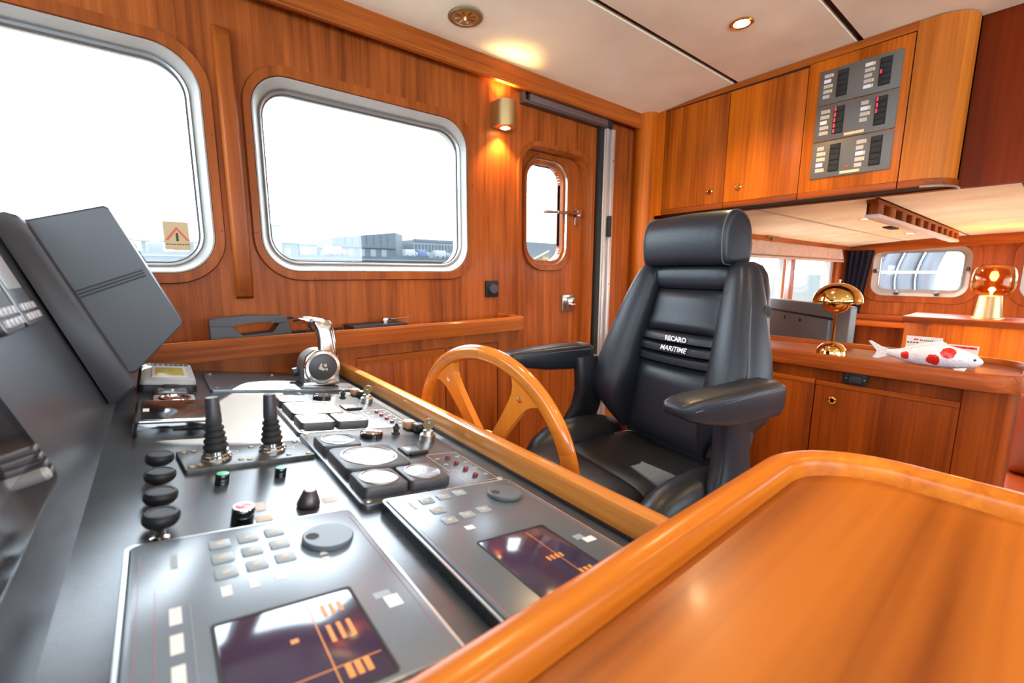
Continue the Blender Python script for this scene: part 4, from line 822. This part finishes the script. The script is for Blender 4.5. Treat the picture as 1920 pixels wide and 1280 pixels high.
unit(.188, .230, .386, .488, 'radar_control', 'slate control unit with seven keys beside the rail', M['unit2'], k2, (.342, .438, .0235), (.238, .242, .330, .350), m2,
     [(.300, .244, .3006, .345)]+[(.285+.006*i, .29, .288+.006*i, .297) for i in range(4)]+[(.30+.007*i, .26, .304+.007*i, .266) for i in range(3)], None)
# ------------------------------------------------------------------ table beside the camera
t = thing('tray_table', (.2, -.35, FLOOR), 'orange varnished wooden tray table with raised rounded rim', 'table')
def tpath(o, n=14):
    pts = []
    x0, x1, y0, y1 = -.45+o, .752-o, -.95+o, .2245-o
    for (cx, cy, a0, r) in ((x1, y0, -PI/2, .13-o), (x1, y1, 0, .13-o), (x0, y1, PI/2, .05), (x0, y0, PI, .05)):
        sx = -1 if cx == x1 else 1; sy = 1 if cy == y0 else -1
        for i in range(n+1):
            a = a0+PI/2*i/n; pts.append((cx+sx*r+r*math.cos(a), cy+sy*r+r*math.sin(a)))
    return pts
tl = lambda o, z: [V3(x, y, z) for x, y in tpath(o)]
bm = B(); rings(bm, [tl(.03, -.300), tl(.026, -.2705)]); fin('top', bm, M['table'], t)
bm = B(); rings(bm, [tl(.025, -.302), tl(.004, -.300), tl(0, -.296), tl(0, -.254), tl(.003, -.2475), tl(.009, -.245), tl(.023, -.2455), tl(.0285, -.249), tl(.031, -.256), tl(.034, -.271), tl(.034, -.302)], cap=False); fin('rim', bm, M['tabler'], t)
bm = B(); rings(bm, [[V3(x, y, z) for x, y in tpath(.05)] for z in (FLOOR, -.300)]); fin('cabinet', bm, M['cab'], t)
# ------------------------------------------------------------------ side ledge with cupboard
t = thing('side_ledge', (.1, 1.5, FLOOR), 'teak ledge with fiddle rail and cupboard under the windows', 'ledge')
bm = B(); box(bm, (-.97, 1.428, -.226), (1.19, 1.597, -.205)); fin('shelf', bm, M['wx'], t)
def lpath(o): 
    r = .035-o; return [(-.97, 1.404+o)] + [(1.18+r*math.sin(a), 1.439-r*math.cos(a)) for a in [PI/2*i/6 for i in range(7)]] + [(1.215-o, 1.597)]
bm = B(); pa, pb = lpath(0), lpath(.024)
sec = lambda q, z: [V3(x, y, z) for x, y in q]
vs = rings(bm, [sec(pa, -.238), sec(pa, -.190), sec(lpath(.004), -.184), sec(lpath(.012), -.182), sec(lpath(.020), -.184), sec(pb, -.190), sec(pb, -.238), sec(pa, -.238)], cap=False, closed=False); fin('fiddle_rail', bm, M['wx'], t, 25)
bm = B(); box(bm, (-.97, 1.455, FLOOR), (1.185, 1.597, -.227)); fin('carcass', bm, M['gap'], t)
LF = Fr((0, 1.443, 0), (1, 0, 0), (0, 0, 1), (0, -1, 0))
bm = B(); plate(bm, LF, [(-.97, FLOOR), (1.20, FLOOR), (1.20, -.238), (-.97, -.238)], [rr(.493, -1.1, .835, -.284, .002, 1), rr(.845, -1.1, 1.085, -.284, .002, 1)], -.012, 0); fin('face_frame', bm, M['wz'], t)
for (a, b, kn) in ((.495, .833, None), (.847, 1.083, (.883, -.365))):
    bm = B(); rslab(bm, LF, a, -1.098, b, -.287, .001, -.012, -.003, .0015); dd = fin('door', bm, M['wall'], t)
    bm = B(); rslab(bm, LF, a, -.312, b, -.2865, .001, -.011, -.0015, .001); fin('edge_strip', bm, M['wx'], dd)
    if kn:
        bm = B(); lathe(bm, [(.010, 0), (.013, .004), (.013, .008), (.009, .011), (.006, .007), (0, .007)], LF(kn[0], kn[1], -.003), LF.N, 20); fin('knob', bm, M['brassd'], dd)
# telephone in its cradle
PF = Fr((0, 1.475, 0), (1, 0, 0), (0, 0, 1), (0, -1, 0))
t = thing('radio_telephone', PF(.2, -.205), 'dark grey handset telephone standing on the ledge', 'telephone')
bm = B(); plate(bm, PF, [(.103, -.205), (.310, -.205), (.306, -.178), (.300, -.150), (.275, -.152), (.262, -.172), (.255, -.178), (.180, -.182), (.168, -.172), (.155, -.155), (.103, -.150)], (), -.045, .02); fin('cradle', bm, M['plast'], t)
bm = B(); plate(bm, PF, [(.102, -.149), (.154, -.154), (.175, -.150), (.20, -.146), (.24, -.146), (.272, -.151), (.299, -.149), (.297, -.134), (.280, -.131), (.20, -.126), (.125, -.130), (.104, -.134)], (), -.042, .018); fin('handset', bm, M['plast'], t)
bm = B(); tube(bm, cat([PF(.296, -.140, -.01), PF(.325, -.142, -.01), PF(.36, -.160, -.02), PF(.38, -.19, -.02)], 5), .004, 8); fin('cable', bm, M['rub'], t)
bm = B(); pts = [PF(.312+.155*i/150, -.192+.009*math.cos(i*.84), -.01+.009*math.sin(i*.84)) for i in range(151)]; tube(bm, pts, .0028, 6)
tag(fin('coiled_cord', bm, M['rub']), 'black coiled telephone cord lying on the ledge', 'cord')
t = thing('deck_fitting', (.59, 1.51, -.205), 'black tray with a small chrome pin fitting on the ledge', 'tray')
bm = B(); rslab(bm, Fr((0, 0, -.201), (1, 0, 0), (0, 1, 0), (0, 0, 1)), .495, 1.455, .69, 1.56, .004, 0, .022, .003); fin('tray', bm, M['conblk'], t)
bm = B(); rbox(bm, (.615, 1.492, -.183), (.645, 1.512, -.160), .003); fin('chrome_block', bm, M['chrome'], t)
bm = B(); tube(bm, [(.63, 1.50, -.168), (.735, 1.52, -.166)], .0035, 8); fin('pin', bm, M['chrome'], t)
bm = B(); rbox(bm, (.47, 1.46, -.205), (.80, 1.585, -.201), .001); fin('wood_mat', bm, M['wx'], t)
# ------------------------------------------------------------------ steering wheel
wb, wa = math.radians(4.7), math.radians(7.5)
WN = V3(math.cos(wa)*math.cos(wb), math.sin(wa)*math.cos(wb), math.sin(wb)); WC = V3(.545, .762, -.40)
E1 = V3(0, 0, 1).cross(WN).normalized(); E2 = WN.cross(E1)
WF = Fr(WC, E1, E2, WN)
t = thing('steering_wheel', WC, 'orange varnished wooden steering wheel with five spokes', 'steering wheel')
RW = .2315
def rim(bm, a0, a1, n):
    rs = []
    for i in range(n+1):
        a = a0+(a1-a0)*i/n; ca, sa = math.cos(a), math.sin(a); rg = []
        for k in range(18):
            b = 2*PI*k/18; r = RW+.0165*math.copysign(abs(math.cos(b))**.85, math.cos(b)); h = .0150*math.copysign(abs(math.sin(b))**.85, math.sin(b)); rg.append(WF(r*ca, r*sa, h))
        rs.append(rg)
    rings(bm, rs)
for k in range(5):
    bm = B(); a0 = math.radians(19+72*k); rim(bm, a0+.0012, a0+math.radians(72)-.0012, 18); fin('rim_section', bm, M['wheel'], t)
for k in range(5):
    a = math.radians(55+72*k); ca, sa = math.cos(a), math.sin(a)
    def sp(r, w, n): return WF(r*ca-w*sa, r*sa+w*ca, n)
    bm = B(); rs = []
    for r, w in ((.040, .014), (.08, .0145), (.12, .016), (.16, .019), (.185, .023), (.20, .030), (.214, .042), (.220, .050)):
        rs.append([sp(r, -w, -.009), sp(r, w, -.009), sp(r, w, .007), sp(r, w-.002, .009), sp(r, -w+.002, .009), sp(r, -w, .007)])
    rings(bm, rs); s = fin('spoke', bm, M['spoke'], t)
    bm = B(); lathe(bm, [(.0055, 0), (.0055, .001), (.003, .0016), (0, .0012)], sp(.190, 0, .009), WN, 14); fin('screw', bm, M['chrome'], s)
    bm = B(); lathe(bm, [(.0055, 0), (.0055, .001), (.003, .0016), (0, .0012)], sp(.190, 0, -.009), -WN, 14); fin('screw', bm, M['chrome'], s)
bm = B(); lathe(bm, [(.048, -.014), (.050, -.010), (.050, .010), (.046, .014), (.02, .018), (0, .018)], WC, WN, 30); fin('hub', bm, M['wheel'], t)
bm = B(); lathe(bm, [(.016, -.11), (.016, -.012)], WC, WN, 18); fin('shaft', bm, M['steel'], t)
# ------------------------------------------------------------------ helm chair
ca_ = math.radians(80); CU, CV = V3(math.cos(ca_), math.sin(ca_), 0), V3(-math.sin(ca_), math.cos(ca_), 0)
CC = V3(1.26, .745, 0)
CH = Fr(CC, CU, CV, (0, 0, 1))     # u lateral (towards the window wall), v forward, n up
t = thing('helm_chair', (1.16, .76, FLOOR), 'black leather helm chair with headrest and two armrests', 'chair')
F0 = [(-.56, .050), (-.50, .036), (-.36, .012), (-.25, .002), (-.21, -.004), (-.13, -.026), (-.045, -.044), (.03, -.050)]
f0 = lambda z: lerp(z, F0)
SE = lambda a, p: (math.copysign(abs(math.cos(a))**p, math.cos(a)), math.copysign(abs(math.sin(a))**p, math.sin(a)))
def pad(name, z0, z1, w0, w1, th, mat, bulge=.008, par=t, nz=9, proud=0.0):
    # cushion on the backrest between heights z0..z1, half widths w0 (low) .. w1 (high)
    bm = B(); rs = []
    for i in range(nz+1):
        s = i/nz; e = (1-abs(2*s-1)**9); z = z0+(z1-z0)*s; w = w0+(w1-w0)*s; rg = []
        hh = th*(.62+.38*e)
        for k in range(28):
            cx, cy = SE(2*PI*k/28, .45); b = bulge*(1-(cx)**2)*e
            rg.append(CH(w*(.985+.015*e)*cx, f0(z)+proud-th/2+hh/2*cy+(b if cy > 0 else 0), z))
        rs.append(rg)
    rings(bm, rs); return fin(name, bm, mat, par, 60)
# shell
bm = B(); rs = []
for z, w in ((-.60, .15), (-.56, .205), (-.50, .235), (-.42, .255), (-.34, .262), (-.25, .250), (-.15, .232), (-.05, .210), (.0, .195), (.022, .178), (.034, .15)):
    rs.append([CH(w*cx, f0(z)-.075+.040*cy, z) for cx, cy in [SE(2*PI*k/32, .5) for k in range(32)]])
rings(bm, rs); fin('back_shell', bm, M['leather'], t, 60)
pad('upper_back_pad', -.186, -.052, .146, .128, .05, M['leather'], .010)
pad('lower_back_pad', -.535, -.292, .158, .152, .05, M['leather'], .016, proud=.004)
for k in range(3): pad('back_rib', -.288+.0345*k, -.2565+.0345*k, .151-.001*k, .150-.001*k, .048, M['leather'], .014, nz=6, proud=.005)
# top pad between the shoulders
bm = B(); rs = []
for i in range(17):
    s = -1+2*i/16; e = 1-abs(s)**8
    rs.append([CH(.140*s, f0(-.01)-.030+(.030+.004*e)*cx, -.012+(.040*(.75+.25*e))*cy) for cx, cy in [SE(2*PI*k/20, .6) for k in range(20)]])
rings(bm, rs); fin('top_pad', bm, M['leather'], t, 60)
# side bolsters
for sg in (-1, 1):
    bm = B(); rs = []
    #      z     inner  outer  front   back
    for z, wi, wo, fr, bk in ((-.535, .158, .175, .045, -.02), (-.515, .155, .188, .062, -.04), (-.48, .152, .214, .088, -.06), (-.44, .150, .258, .106, -.075), (-.405, .149, .292, .112, -.082), (-.375, .148, .303, .110, -.085), (-.35, .147, .302, .102, -.088),
                              (-.31, .146, .296, .090, -.09), (-.24, .144, .280, .068, -.10), (-.16, .138, .258, .040, -.105), (-.08, .132, .236, .012, -.11), (-.02, .128, .216, -.012, -.11), (.012, .128, .202, -.026, -.108), (.028, .136, .190, -.040, -.10), (.034, .15, .17, -.055, -.09)):
        rg = []
        for k in range(24):
            cx, cy = SE(2*PI*k/24, .72); u = (wi+wo)/2+(wo-wi)/2*cx; v = (fr+bk)/2+(fr-bk)/2*cy
            v += .018*(cx*.5) if cy > 0 else 0
            rg.append(CH(sg*u, v, z))
        rs.append(rg)
    rings(bm, rs); b_ = fin('back_bolster', bm, M['leather'], t, 60)
    for dd in (.0, .006):   # stitched seams beside the top pad and down the bolster
        bm = B(); tube(bm, [CH(sg*(.134+dd+.006*(z < -.03)), f0(z)-.030+.034*math.cos((z+.012)/.046*1.2)+.003, z) for z in (.026, .018, .008, -.004, -.016, -.028, -.040)], .0012, 6); fin('stitch', bm, M['thread'], b_)
    bm = B(); pts = [CH(sg*x, v, z) for z, x, v in ((-.48, .212, .060), (-.43, .266, .080), (-.37, .296, .076), (-.31, .290, .062), (-.24, .275, .040), (-.16, .253, .014), (-.08, .231, -.014), (-.02, .212, -.036), (.012, .198, -.048))]
    tube(bm, cat(pts, 3), .0028, 6); fin('piping', bm, M['thread'], b_)
# headrest
prof = cat([(-.022, .024, 0), (-.006, .034, 0), (.001, .065, 0), (.003, .105, 0), (-.003, .140, 0), (-.020, .166, 0), (-.050, .178, 0), (-.088, .170, 0), (-.118, .140, 0), (-.130, .090, 0), (-.130, .050, 0), (-.118, .030, 0), (-.070, .024, 0)], 4, True)
pc = sum((p for p in prof), Vector())/len(prof)
bm = B(); rs = []
for u, k, dz in ((-.156, .70, -.002), (-.154, .88, -.002), (-.150, .95, -.001), (-.143, .99, 0), (-.12, 1, 0), (-.06, 1.005, .002), (0, 1.01, .003), (.06, 1.005, .002), (.12, 1, 0), (.143, .99, 0), (.150, .95, -.001), (.154, .88, -.002), (.156, .70, -.002)):
    rs.append([CH(u+.004, pc.x+(p.x-pc.x)*k, pc.y+(p.y-pc.y)*k+dz) for p in prof])
rings(bm, rs); hr = fin('headrest', bm, M['leather'], t, 60)
for u in (-.142, .150):
    bm = B(); tube(bm, [CH(u, pc.x+(p.x-pc.x)*.988, pc.y+(p.y-pc.y)*.988) for p in prof], .0022, 6, True); fin('piping', bm, M['thread'], hr)
for u in (-.06, .06):
    bm = B(); tube(bm, [CH(u, -.06, -.02), CH(u, -.06, .05)], .007, 10); fin('headrest_post', bm, M['steel'], t)
# brand lettering on the ribs
LFc = Fr(CC, -CU, (0, 0, 1), CV)
text('lettering', 'RECARO', .0210, LFc, 0.014, -.2035, f0(-.2)+.0215, M['logo'], t, fat=.0006)
text('lettering', 'MARITIME', .0225, LFc, 0.012, -.2340, f0(-.235)+.0235, M['logo'], t, shear=.35, fat=.0003)
# seat cushion
bm = B(); rs = []
for v, zt, zb, w in ((-.01, -.555, -.62, .17), (.02, -.547, -.64, .185), (.08, -.550, -.65, .19), (.16, -.556, -.65, .19), (.24, -.556, -.65, .19), (.292, -.556, -.65, .19), (.300, -.562, -.65, .188)):
    rg = []
    for k in range(28):
        cx, cy = SE(2*PI*k/28, .4); zz = (zt+zb)/2+(zt-zb)/2*cy - (.012*(1-cx*cx) if cy > 0 else 0); rg.append(CH(w*cx, v, zz))
    rs.append(rg)
rings(bm, rs); fin('seat_cushion', bm, M['leather2'], t, 60)
bm = B(); rs = []
for v, zt, zb, w in ((.303, -.561, -.65, .186), (.310, -.551, -.66, .205), (.34, -.546, -.67, .215), (.39, -.550, -.675, .220), (.425, -.562, -.675, .220), (.448, -.585, -.672, .216), (.458, -.615, -.665, .21), (.460, -.635, -.65, .20)):
    rs.append([CH(w*cx, v, (zt+zb)/2+(zt-zb)/2*cy) for cx, cy in [SE(2*PI*k/28, .4) for k in range(28)]])
rings(bm, rs); th = fin('thigh_support', bm, M['leather2'], t, 60)
bm = B(); tube(bm, cat([CH(-.214, .33, -.60), CH(-.214, .42, -.61), CH(-.19, .457, -.625), CH(0, .464, -.625), CH(.19, .457, -.625), CH(.214, .42, -.61), CH(.214, .33, -.60)], 4), .0025, 6); fin('piping', bm, M['thread'], th)
for sg in (-1, 1):
    bm = B(); rs = []
    for v, uc, hw, zt, zb in ((.0, .235, .02, -.56, -.64), (.02, .235, .045, -.530, -.66), (.08, .238, .055, -.512, -.68), (.16, .240, .060, -.506, -.69), (.24, .243, .060, -.512, -.69), (.31, .246, .056, -.530, -.69), (.355, .247, .048, -.556, -.688), (.380, .246, .036, -.585, -.68), (.388, .245, .02, -.61, -.665)):
        rg = []
        for k in range(24):
            cx, cy = SE(2*PI*k/24, .75); rg.append(CH(sg*(uc+hw*cx-.012*cy*0), v, (zt+zb)/2+(zt-zb)/2*cy-(.02*(-cx) if cy > 0 and cx < 0 else 0)*1))
        rs.append(rg)
    rings(bm, rs); sb = fin('seat_bolster', bm, M['leather2'], t, 60)
    bm = B(); tube(bm, cat([CH(sg*(.245+.058), .04, -.56), CH(sg*(.245+.060), .16, -.565), CH(sg*(.245+.058), .28, -.585), CH(sg*(.245+.04), .375, -.63)], 4), .0025, 6); fin('piping', bm, M['thread'], sb)
    # armrest
    bm = B(); rs = []
    for v, zt, zb, hw in ((.028, -.280, -.318, .028), (.034, -.264, -.334, .036), (.05, -.257, -.344, .041), (.14, -.256, -.346, .043), (.24, -.258, -.338, .042), (.32, -.261, -.322, .040), (.360, -.264, -.309, .036), (.381, -.270, -.300, .030), (.388, -.278, -.293, .020)):
        vv = v+(.045 if sg > 0 else 0)
        rs.append([CH(sg*.335+hw*cx, vv, (zt+zb)/2+(zt-zb)/2*cy+.004*cx*sg*0) for cx, cy in [SE(2*PI*k/24, .42) for k in range(24)]])
    rings(bm, rs); ar = fin('armrest_pad', bm, M['leather'], t, 60)
    bm = B(); dv = .045 if sg > 0 else 0; tube(bm, cat([CH(sg*.335-.036, .36+dv, -.285), CH(sg*.335-.041, .2+dv, -.275), CH(sg*.335-.041, .05+dv, -.275)], 4), .0018, 6); fin('piping', bm, M['thread'], ar)
    bm = B(); rs = []
    for z, v, hv, hu, uc in ((-.300, .115, .050, .024, .300), (-.36, .112, .052, .026, .290), (-.42, .108, .054, .027, .288), (-.48, .112, .060, .027, .294), (-.54, .132, .070, .027, .308), (-.60, .155, .080, .027, .322), (-.68, .170, .085, .026, .328), (-.80, .175, .08, .024, .328)):
        rs.append([CH(sg*uc+hu*cx, v+hv*cy, z) for cx, cy in [SE(2*PI*k/24, .6) for k in range(24)]])
    rings(bm, rs); fin('armrest_upright', bm, M['leather'], t, 60)
    bm = B(); lathe(bm, [(.026, 0), (.026, .020), (.034, .023), (.035, .034), (.032, .040), (.022, .043), (0, .044)], CH(sg*.238, .030, -.440), CU*sg, 26); fin('recline_knob', bm, M['rub'], t)
    bm = B(); lathe(bm, [(.011, 0), (.016, .006), (.019, .016), (.017, .024), (0, .027)], CH(sg*.218, -.075, -.105), CU*sg, 20); fin('lumbar_knob', bm, M['rub'], t)
bm = B(); rbox(bm, (-.27, -.02, -.73), (.27, .40, -.655), .02, CH, 3); fin('seat_pan', bm, M['conblk'], t)
bm = B(); lathe(bm, [(.17, -1.19), (.17, -1.17), (.07, -1.15), (.062, -.75), (.12, -.73)], CH(0, .18, 0), (0, 0, 1), 30); fin('pedestal', bm, M['plast'], t)
bm = B(); rbox(bm, (.86, .36, FLOOR), (1.62, 1.12, -1.19), .01); tag(fin('chair_plinth', bm, M['floor']), 'red wooden plinth carrying the helm chair', 'plinth')
bm = B(); rbox(bm, (.47, .30, FLOOR), (.86, 1.30, -1.13), .01); tag(fin('foot_step', bm, M['floor']), 'red wooden foot step in front of the helm chair', 'step')
# ------------------------------------------------------------------ warning sticker on the first window
GF = Fr((0, 1.6405, 0), (1, 0, 0), (0, 0, 1), (0, -1, 0))
p, q = atY(332, 442, 1.6405), 0
t = thing('warning_sticker', (p.x, 1.64, p.z-.05), 'cream warning sticker with a red triangle on the first window', 'sticker')
bm = B(); plate(bm, GF, rr(p.x-.031, p.z-.040, p.x+.029, p.z+.040, .002, 2), (), 0, .0006); fin('sheet', bm, M['sticker'], t)
for sg in (-1, 1):
    bm = B(); plate(bm, GF, [(p.x, p.z+.026), (p.x+sg*.028, p.z-.012), (p.x+sg*.022, p.z-.014), (p.x, p.z+.017)], (), .0006, .001); fin('red_chevron', bm, M['stred'], t)
bm = B(); plate(bm, GF, rr(p.x-.003, p.z-.016, p.x+.003, p.z+.008, .002, 2), (), .0006, .001); fin('exclamation_bar', bm, M['stblk'], t)
for i in range(9):
    bm = B(); box(bm, (p.x-.026+i*.006, p.z-.026, .0006), (p.x-.022+i*.006, p.z-.023, .001), GF); fin('print', bm, M['stblk'], t)
# ------------------------------------------------------------------ outside
D = 120.0; k = D/40
def ext(name, x0, x1, z0, z1, y, dep, mat, par=None): 
    bm = B(); box(bm, (x0, y, z0), (x1, y+dep, z1)); return fin(name, bm, M[mat], par)
bm = B(); box(bm, (-900, 1.9, -2.6), (1600, 1500, -2.5)); struct(fin('ground_water', bm, M['water'], keep=True))
bm = B(); box(bm, (6.6, -600, -2.6), (1600, 1.9, -2.5)); struct(fin('ground_water_aft', bm, M['water'], keep=True))
bm = B(); box(bm, (-4.5, 1.70, -1.15), (6.6, 2.55, -1.05)); struct(fin('bounce_deck_side', bm, M['white'], keep=True))  # unseen white deck, added to bounce sunlight through the windows onto the ceiling
bm = B(); box(bm, (-4.5, -2.3, -.22), (-1.06, 1.70, -.12)); struct(fin('bounce_deck_fore', bm, M['white'], keep=True))  # foredeck out of view, added as a white reflector for the ceiling
bm = B(); box(bm, (-4.5, -3.1, -1.15), (6.6, -2.30, -1.05)); struct(fin('bounce_deck_far_side', bm, M['white'], keep=True))  # unseen deck on the far side, added to throw skylight upward
bm = B(); box(bm, (-400, 112, -2.5), (130, 420, 4.0)); o = fin('quay', bm, M['quay']); tag(o, 'long dark stone quay across the harbour', 'quay')
bm = B(); box(bm, (-400, 111.6, 3.0), (130, 112, 3.25)); fin('waterline', bm, M['b3'], o)
t = thing('warehouse', (48, 122, 4), 'big blue grey warehouse on the far quay', 'building')
bm = B(); rings(bm, [[V3(x, y, 4.0) for x, y in ((37, 121), (54.5, 121), (59.0, 126), (59, 170), (37, 170))], [V3(37, 121, 8.95), V3(54.5, 121, 11.2), V3(59, 126, 11.1), V3(59, 170, 11.1), V3(37, 170, 8.95)]]); fin('hall', bm, M['b1'], t)
bm = B(); box(bm, (36.6, 120.6, 6.55), (54.4, 121, 7.1)); fin('canopy', bm, M['b2'], t)
for i in range(5):
    bm = B(); x = 37.6+i*3.1; box(bm, (x, 120.8, 4.2), (x+1.5, 121, 6.2)); fin('dock_door', bm, M['b3'], t)
for i in range(8):
    bm = B(); x = 38+i*2.0; box(bm, (x, 120.9, 7.3), (x+.12, 121, 8.9+i*.22)); fin('cladding_rib', bm, M['b2'], t)
t = thing('office_block', (68, 128, 4), 'low office block with a row of windows right of the warehouse', 'building')
bm = B(); box(bm, (62.5, 126, 4), (82, 140, 10.0)); fin('hall', bm, M['b3'], t)
bm = B(); box(bm, (62.4, 125.7, 9.3), (82.1, 126, 10.2)); fin('roof_edge', bm, M['b1'], t)
for i in range(16):
    bm = B(); x = 63+i*1.18; box(bm, (x, 125.8, 6.4), (x+.62, 126, 8.6)); fin('window', bm, M['b2'], t)
t = thing('quay_tower', (23.5, 122, 4), 'slim pale tower at the left edge of the second window', 'tower')
bm = B(); box(bm, (22.6, 120, 4), (24.6, 124, 11.0)); fin('shaft', bm, M['b3'], t)
bm = B(); box(bm, (22.5, 119.9, 10.9), (24.7, 124.1, 11.3)); fin('cap', bm, M['b1'], t)
for x0, x1, z1, mt, lb in ((24.8, 28.6, 7.2, 'b1', 'low blue grey shed beside the slim tower'), (28.8, 33.0, 6.9, 'b3', 'low pale shed between tower and warehouse'), (33.2, 36.4, 6.3, 'b1', 'small dark shed left of the warehouse')):
    t = thing('harbour_shed', ((x0+x1)/2, 122, 4), lb, 'shed', 'harbour sheds'); bm = B(); box(bm, (x0, 121, 4), (x1, 132, z1)); fin('hall', bm, M[mt], t)
    bm = B(); box(bm, (x0-.1, 120.8, z1-.3), (x1+.1, 132, z1)); fin('roof', bm, M['b2'], t)
    bm = B(); box(bm, (x0+.6, 120.9, 4.2), (x0+1.8, 121, 5.6)); fin('door', bm, M['b4'], t)
for x0, L_, mt, lb in ((33.6, 5.2, 'b4', 'white lorry parked in front of the warehouse'), (55, 4.0, 'b4', 'white lorry parked at the warehouse corner'), (64.5, 4.6, 'b4', 'white lorry in front of the office block'), (59.2, 3.2, 'b5', 'blue container beside the warehouse')):
    t = thing('lorry' if mt == 'b4' else 'container', (x0+L_/2, 117, 4), lb, 'lorry' if mt == 'b4' else 'container')
    bm = B(); rbox(bm, (x0, 116, 4.35), (x0+L_*.75, 118, 6.3), .06); fin('box_body', bm, M[mt], t)
    bm = B(); rbox(bm, (x0+L_*.77, 116, 4.3), (x0+L_, 118, 5.6), .15); fin('cab', bm, M['b3'], t)
    for f in (.15, .55, .88):
        bm = B(); lathe(bm, [(.4, 0), (.4, .3)], (x0+L_*f, 115.95, 4.4), (0, 1, 0), 12); fin('wheel', bm, M['rub'], t)
t = thing('viaduct', (0, 135, 4), 'pale elevated road behind the warning sticker', 'bridge')
bm = B(); box(bm, (-60, 132, 6.9), (21, 138, 7.5)); fin('deck', bm, M['b3'], t)
for i in range(9):
    bm = B(); x = -56+i*9; box(bm, (x, 134, 4), (x+1, 136, 6.9)); fin('pier', bm, M['b1'], t)
for i in range(5):
    x = -3+i*3.4; bm = B(); lathe(bm, [(1.3, 0), (1.5, 1.0), (1.2, 1.9), (0, 2.3)], (x*1.25, 118, 4), (0, 0, 1), 9); tag(fin('quay_bush', bm, M['b2'] if i % 2 else M['ochre']), '%s bush on the quay below the elevated road, %s from the left' % ('dark' if i % 2 else 'ochre', ('first', 'second', 'third', 'fourth', 'fifth')[i]), 'bush', 'bushes along the quay')
t = thing('grounded_crane', (128, 150, 4), 'yellow crane seen through the door window', 'crane')
bm = B(); tube(bm, [(104, 118, 4.3), (112, 118, 7.6)], .35, 6); fin('jib', bm, M['ochre'], t)
bm = B(); box(bm, (108, 117, 4), (111, 119, 5.6)); fin('body', bm, M['ochre'], t)
bm = B(); box(bm, (95, 128, 4), (128, 140, 11.5)); tag(fin('far_hall', bm, M['b1']), 'long grey hall seen through the door window', 'building')
# aft deck: fenders and railing seen through the aft window
for i in range(4):
    y = 1.72+.0-i*.215; bm = B(); rs = []
    for j in range(13):
        z = .38-.80*j/12; bow = .10*math.sin(j/12*PI*.9); rs.append([V3(8.2+.10*math.cos(a), y+bow+.10*math.sin(a), z) for a in [2*PI*q/14 for q in range(14)]])
    rings(bm, rs); tag(fin('rubber_fender', bm, M['hull']), 'tall grey bowed fender behind the aft window, %s from the left' % ('first', 'second', 'third', 'fourth')[i], 'fender', 'fenders behind the aft window')
t = thing('aft_railing', (7.6, .9, -1.4), 'pale metal railing behind the aft window', 'railing')
bm = B(); tube(bm, [(7.6, -.6, .02), (7.6, 2.2, .02)], .016, 8); fin('rail', bm, M['white'], t)
for y in (.72, -.6, 2.2):
    bm = B(); tube(bm, [(7.6, y, -1.4), (7.6, y, .5)], .022, 8); fin('post', bm, M['white'], t)
bm = B(); box(bm, (6.36, -2.2, -1.5), (8.6, 2.4, -1.4)); struct(fin('aft_deck', bm, M['white'], keep=True))
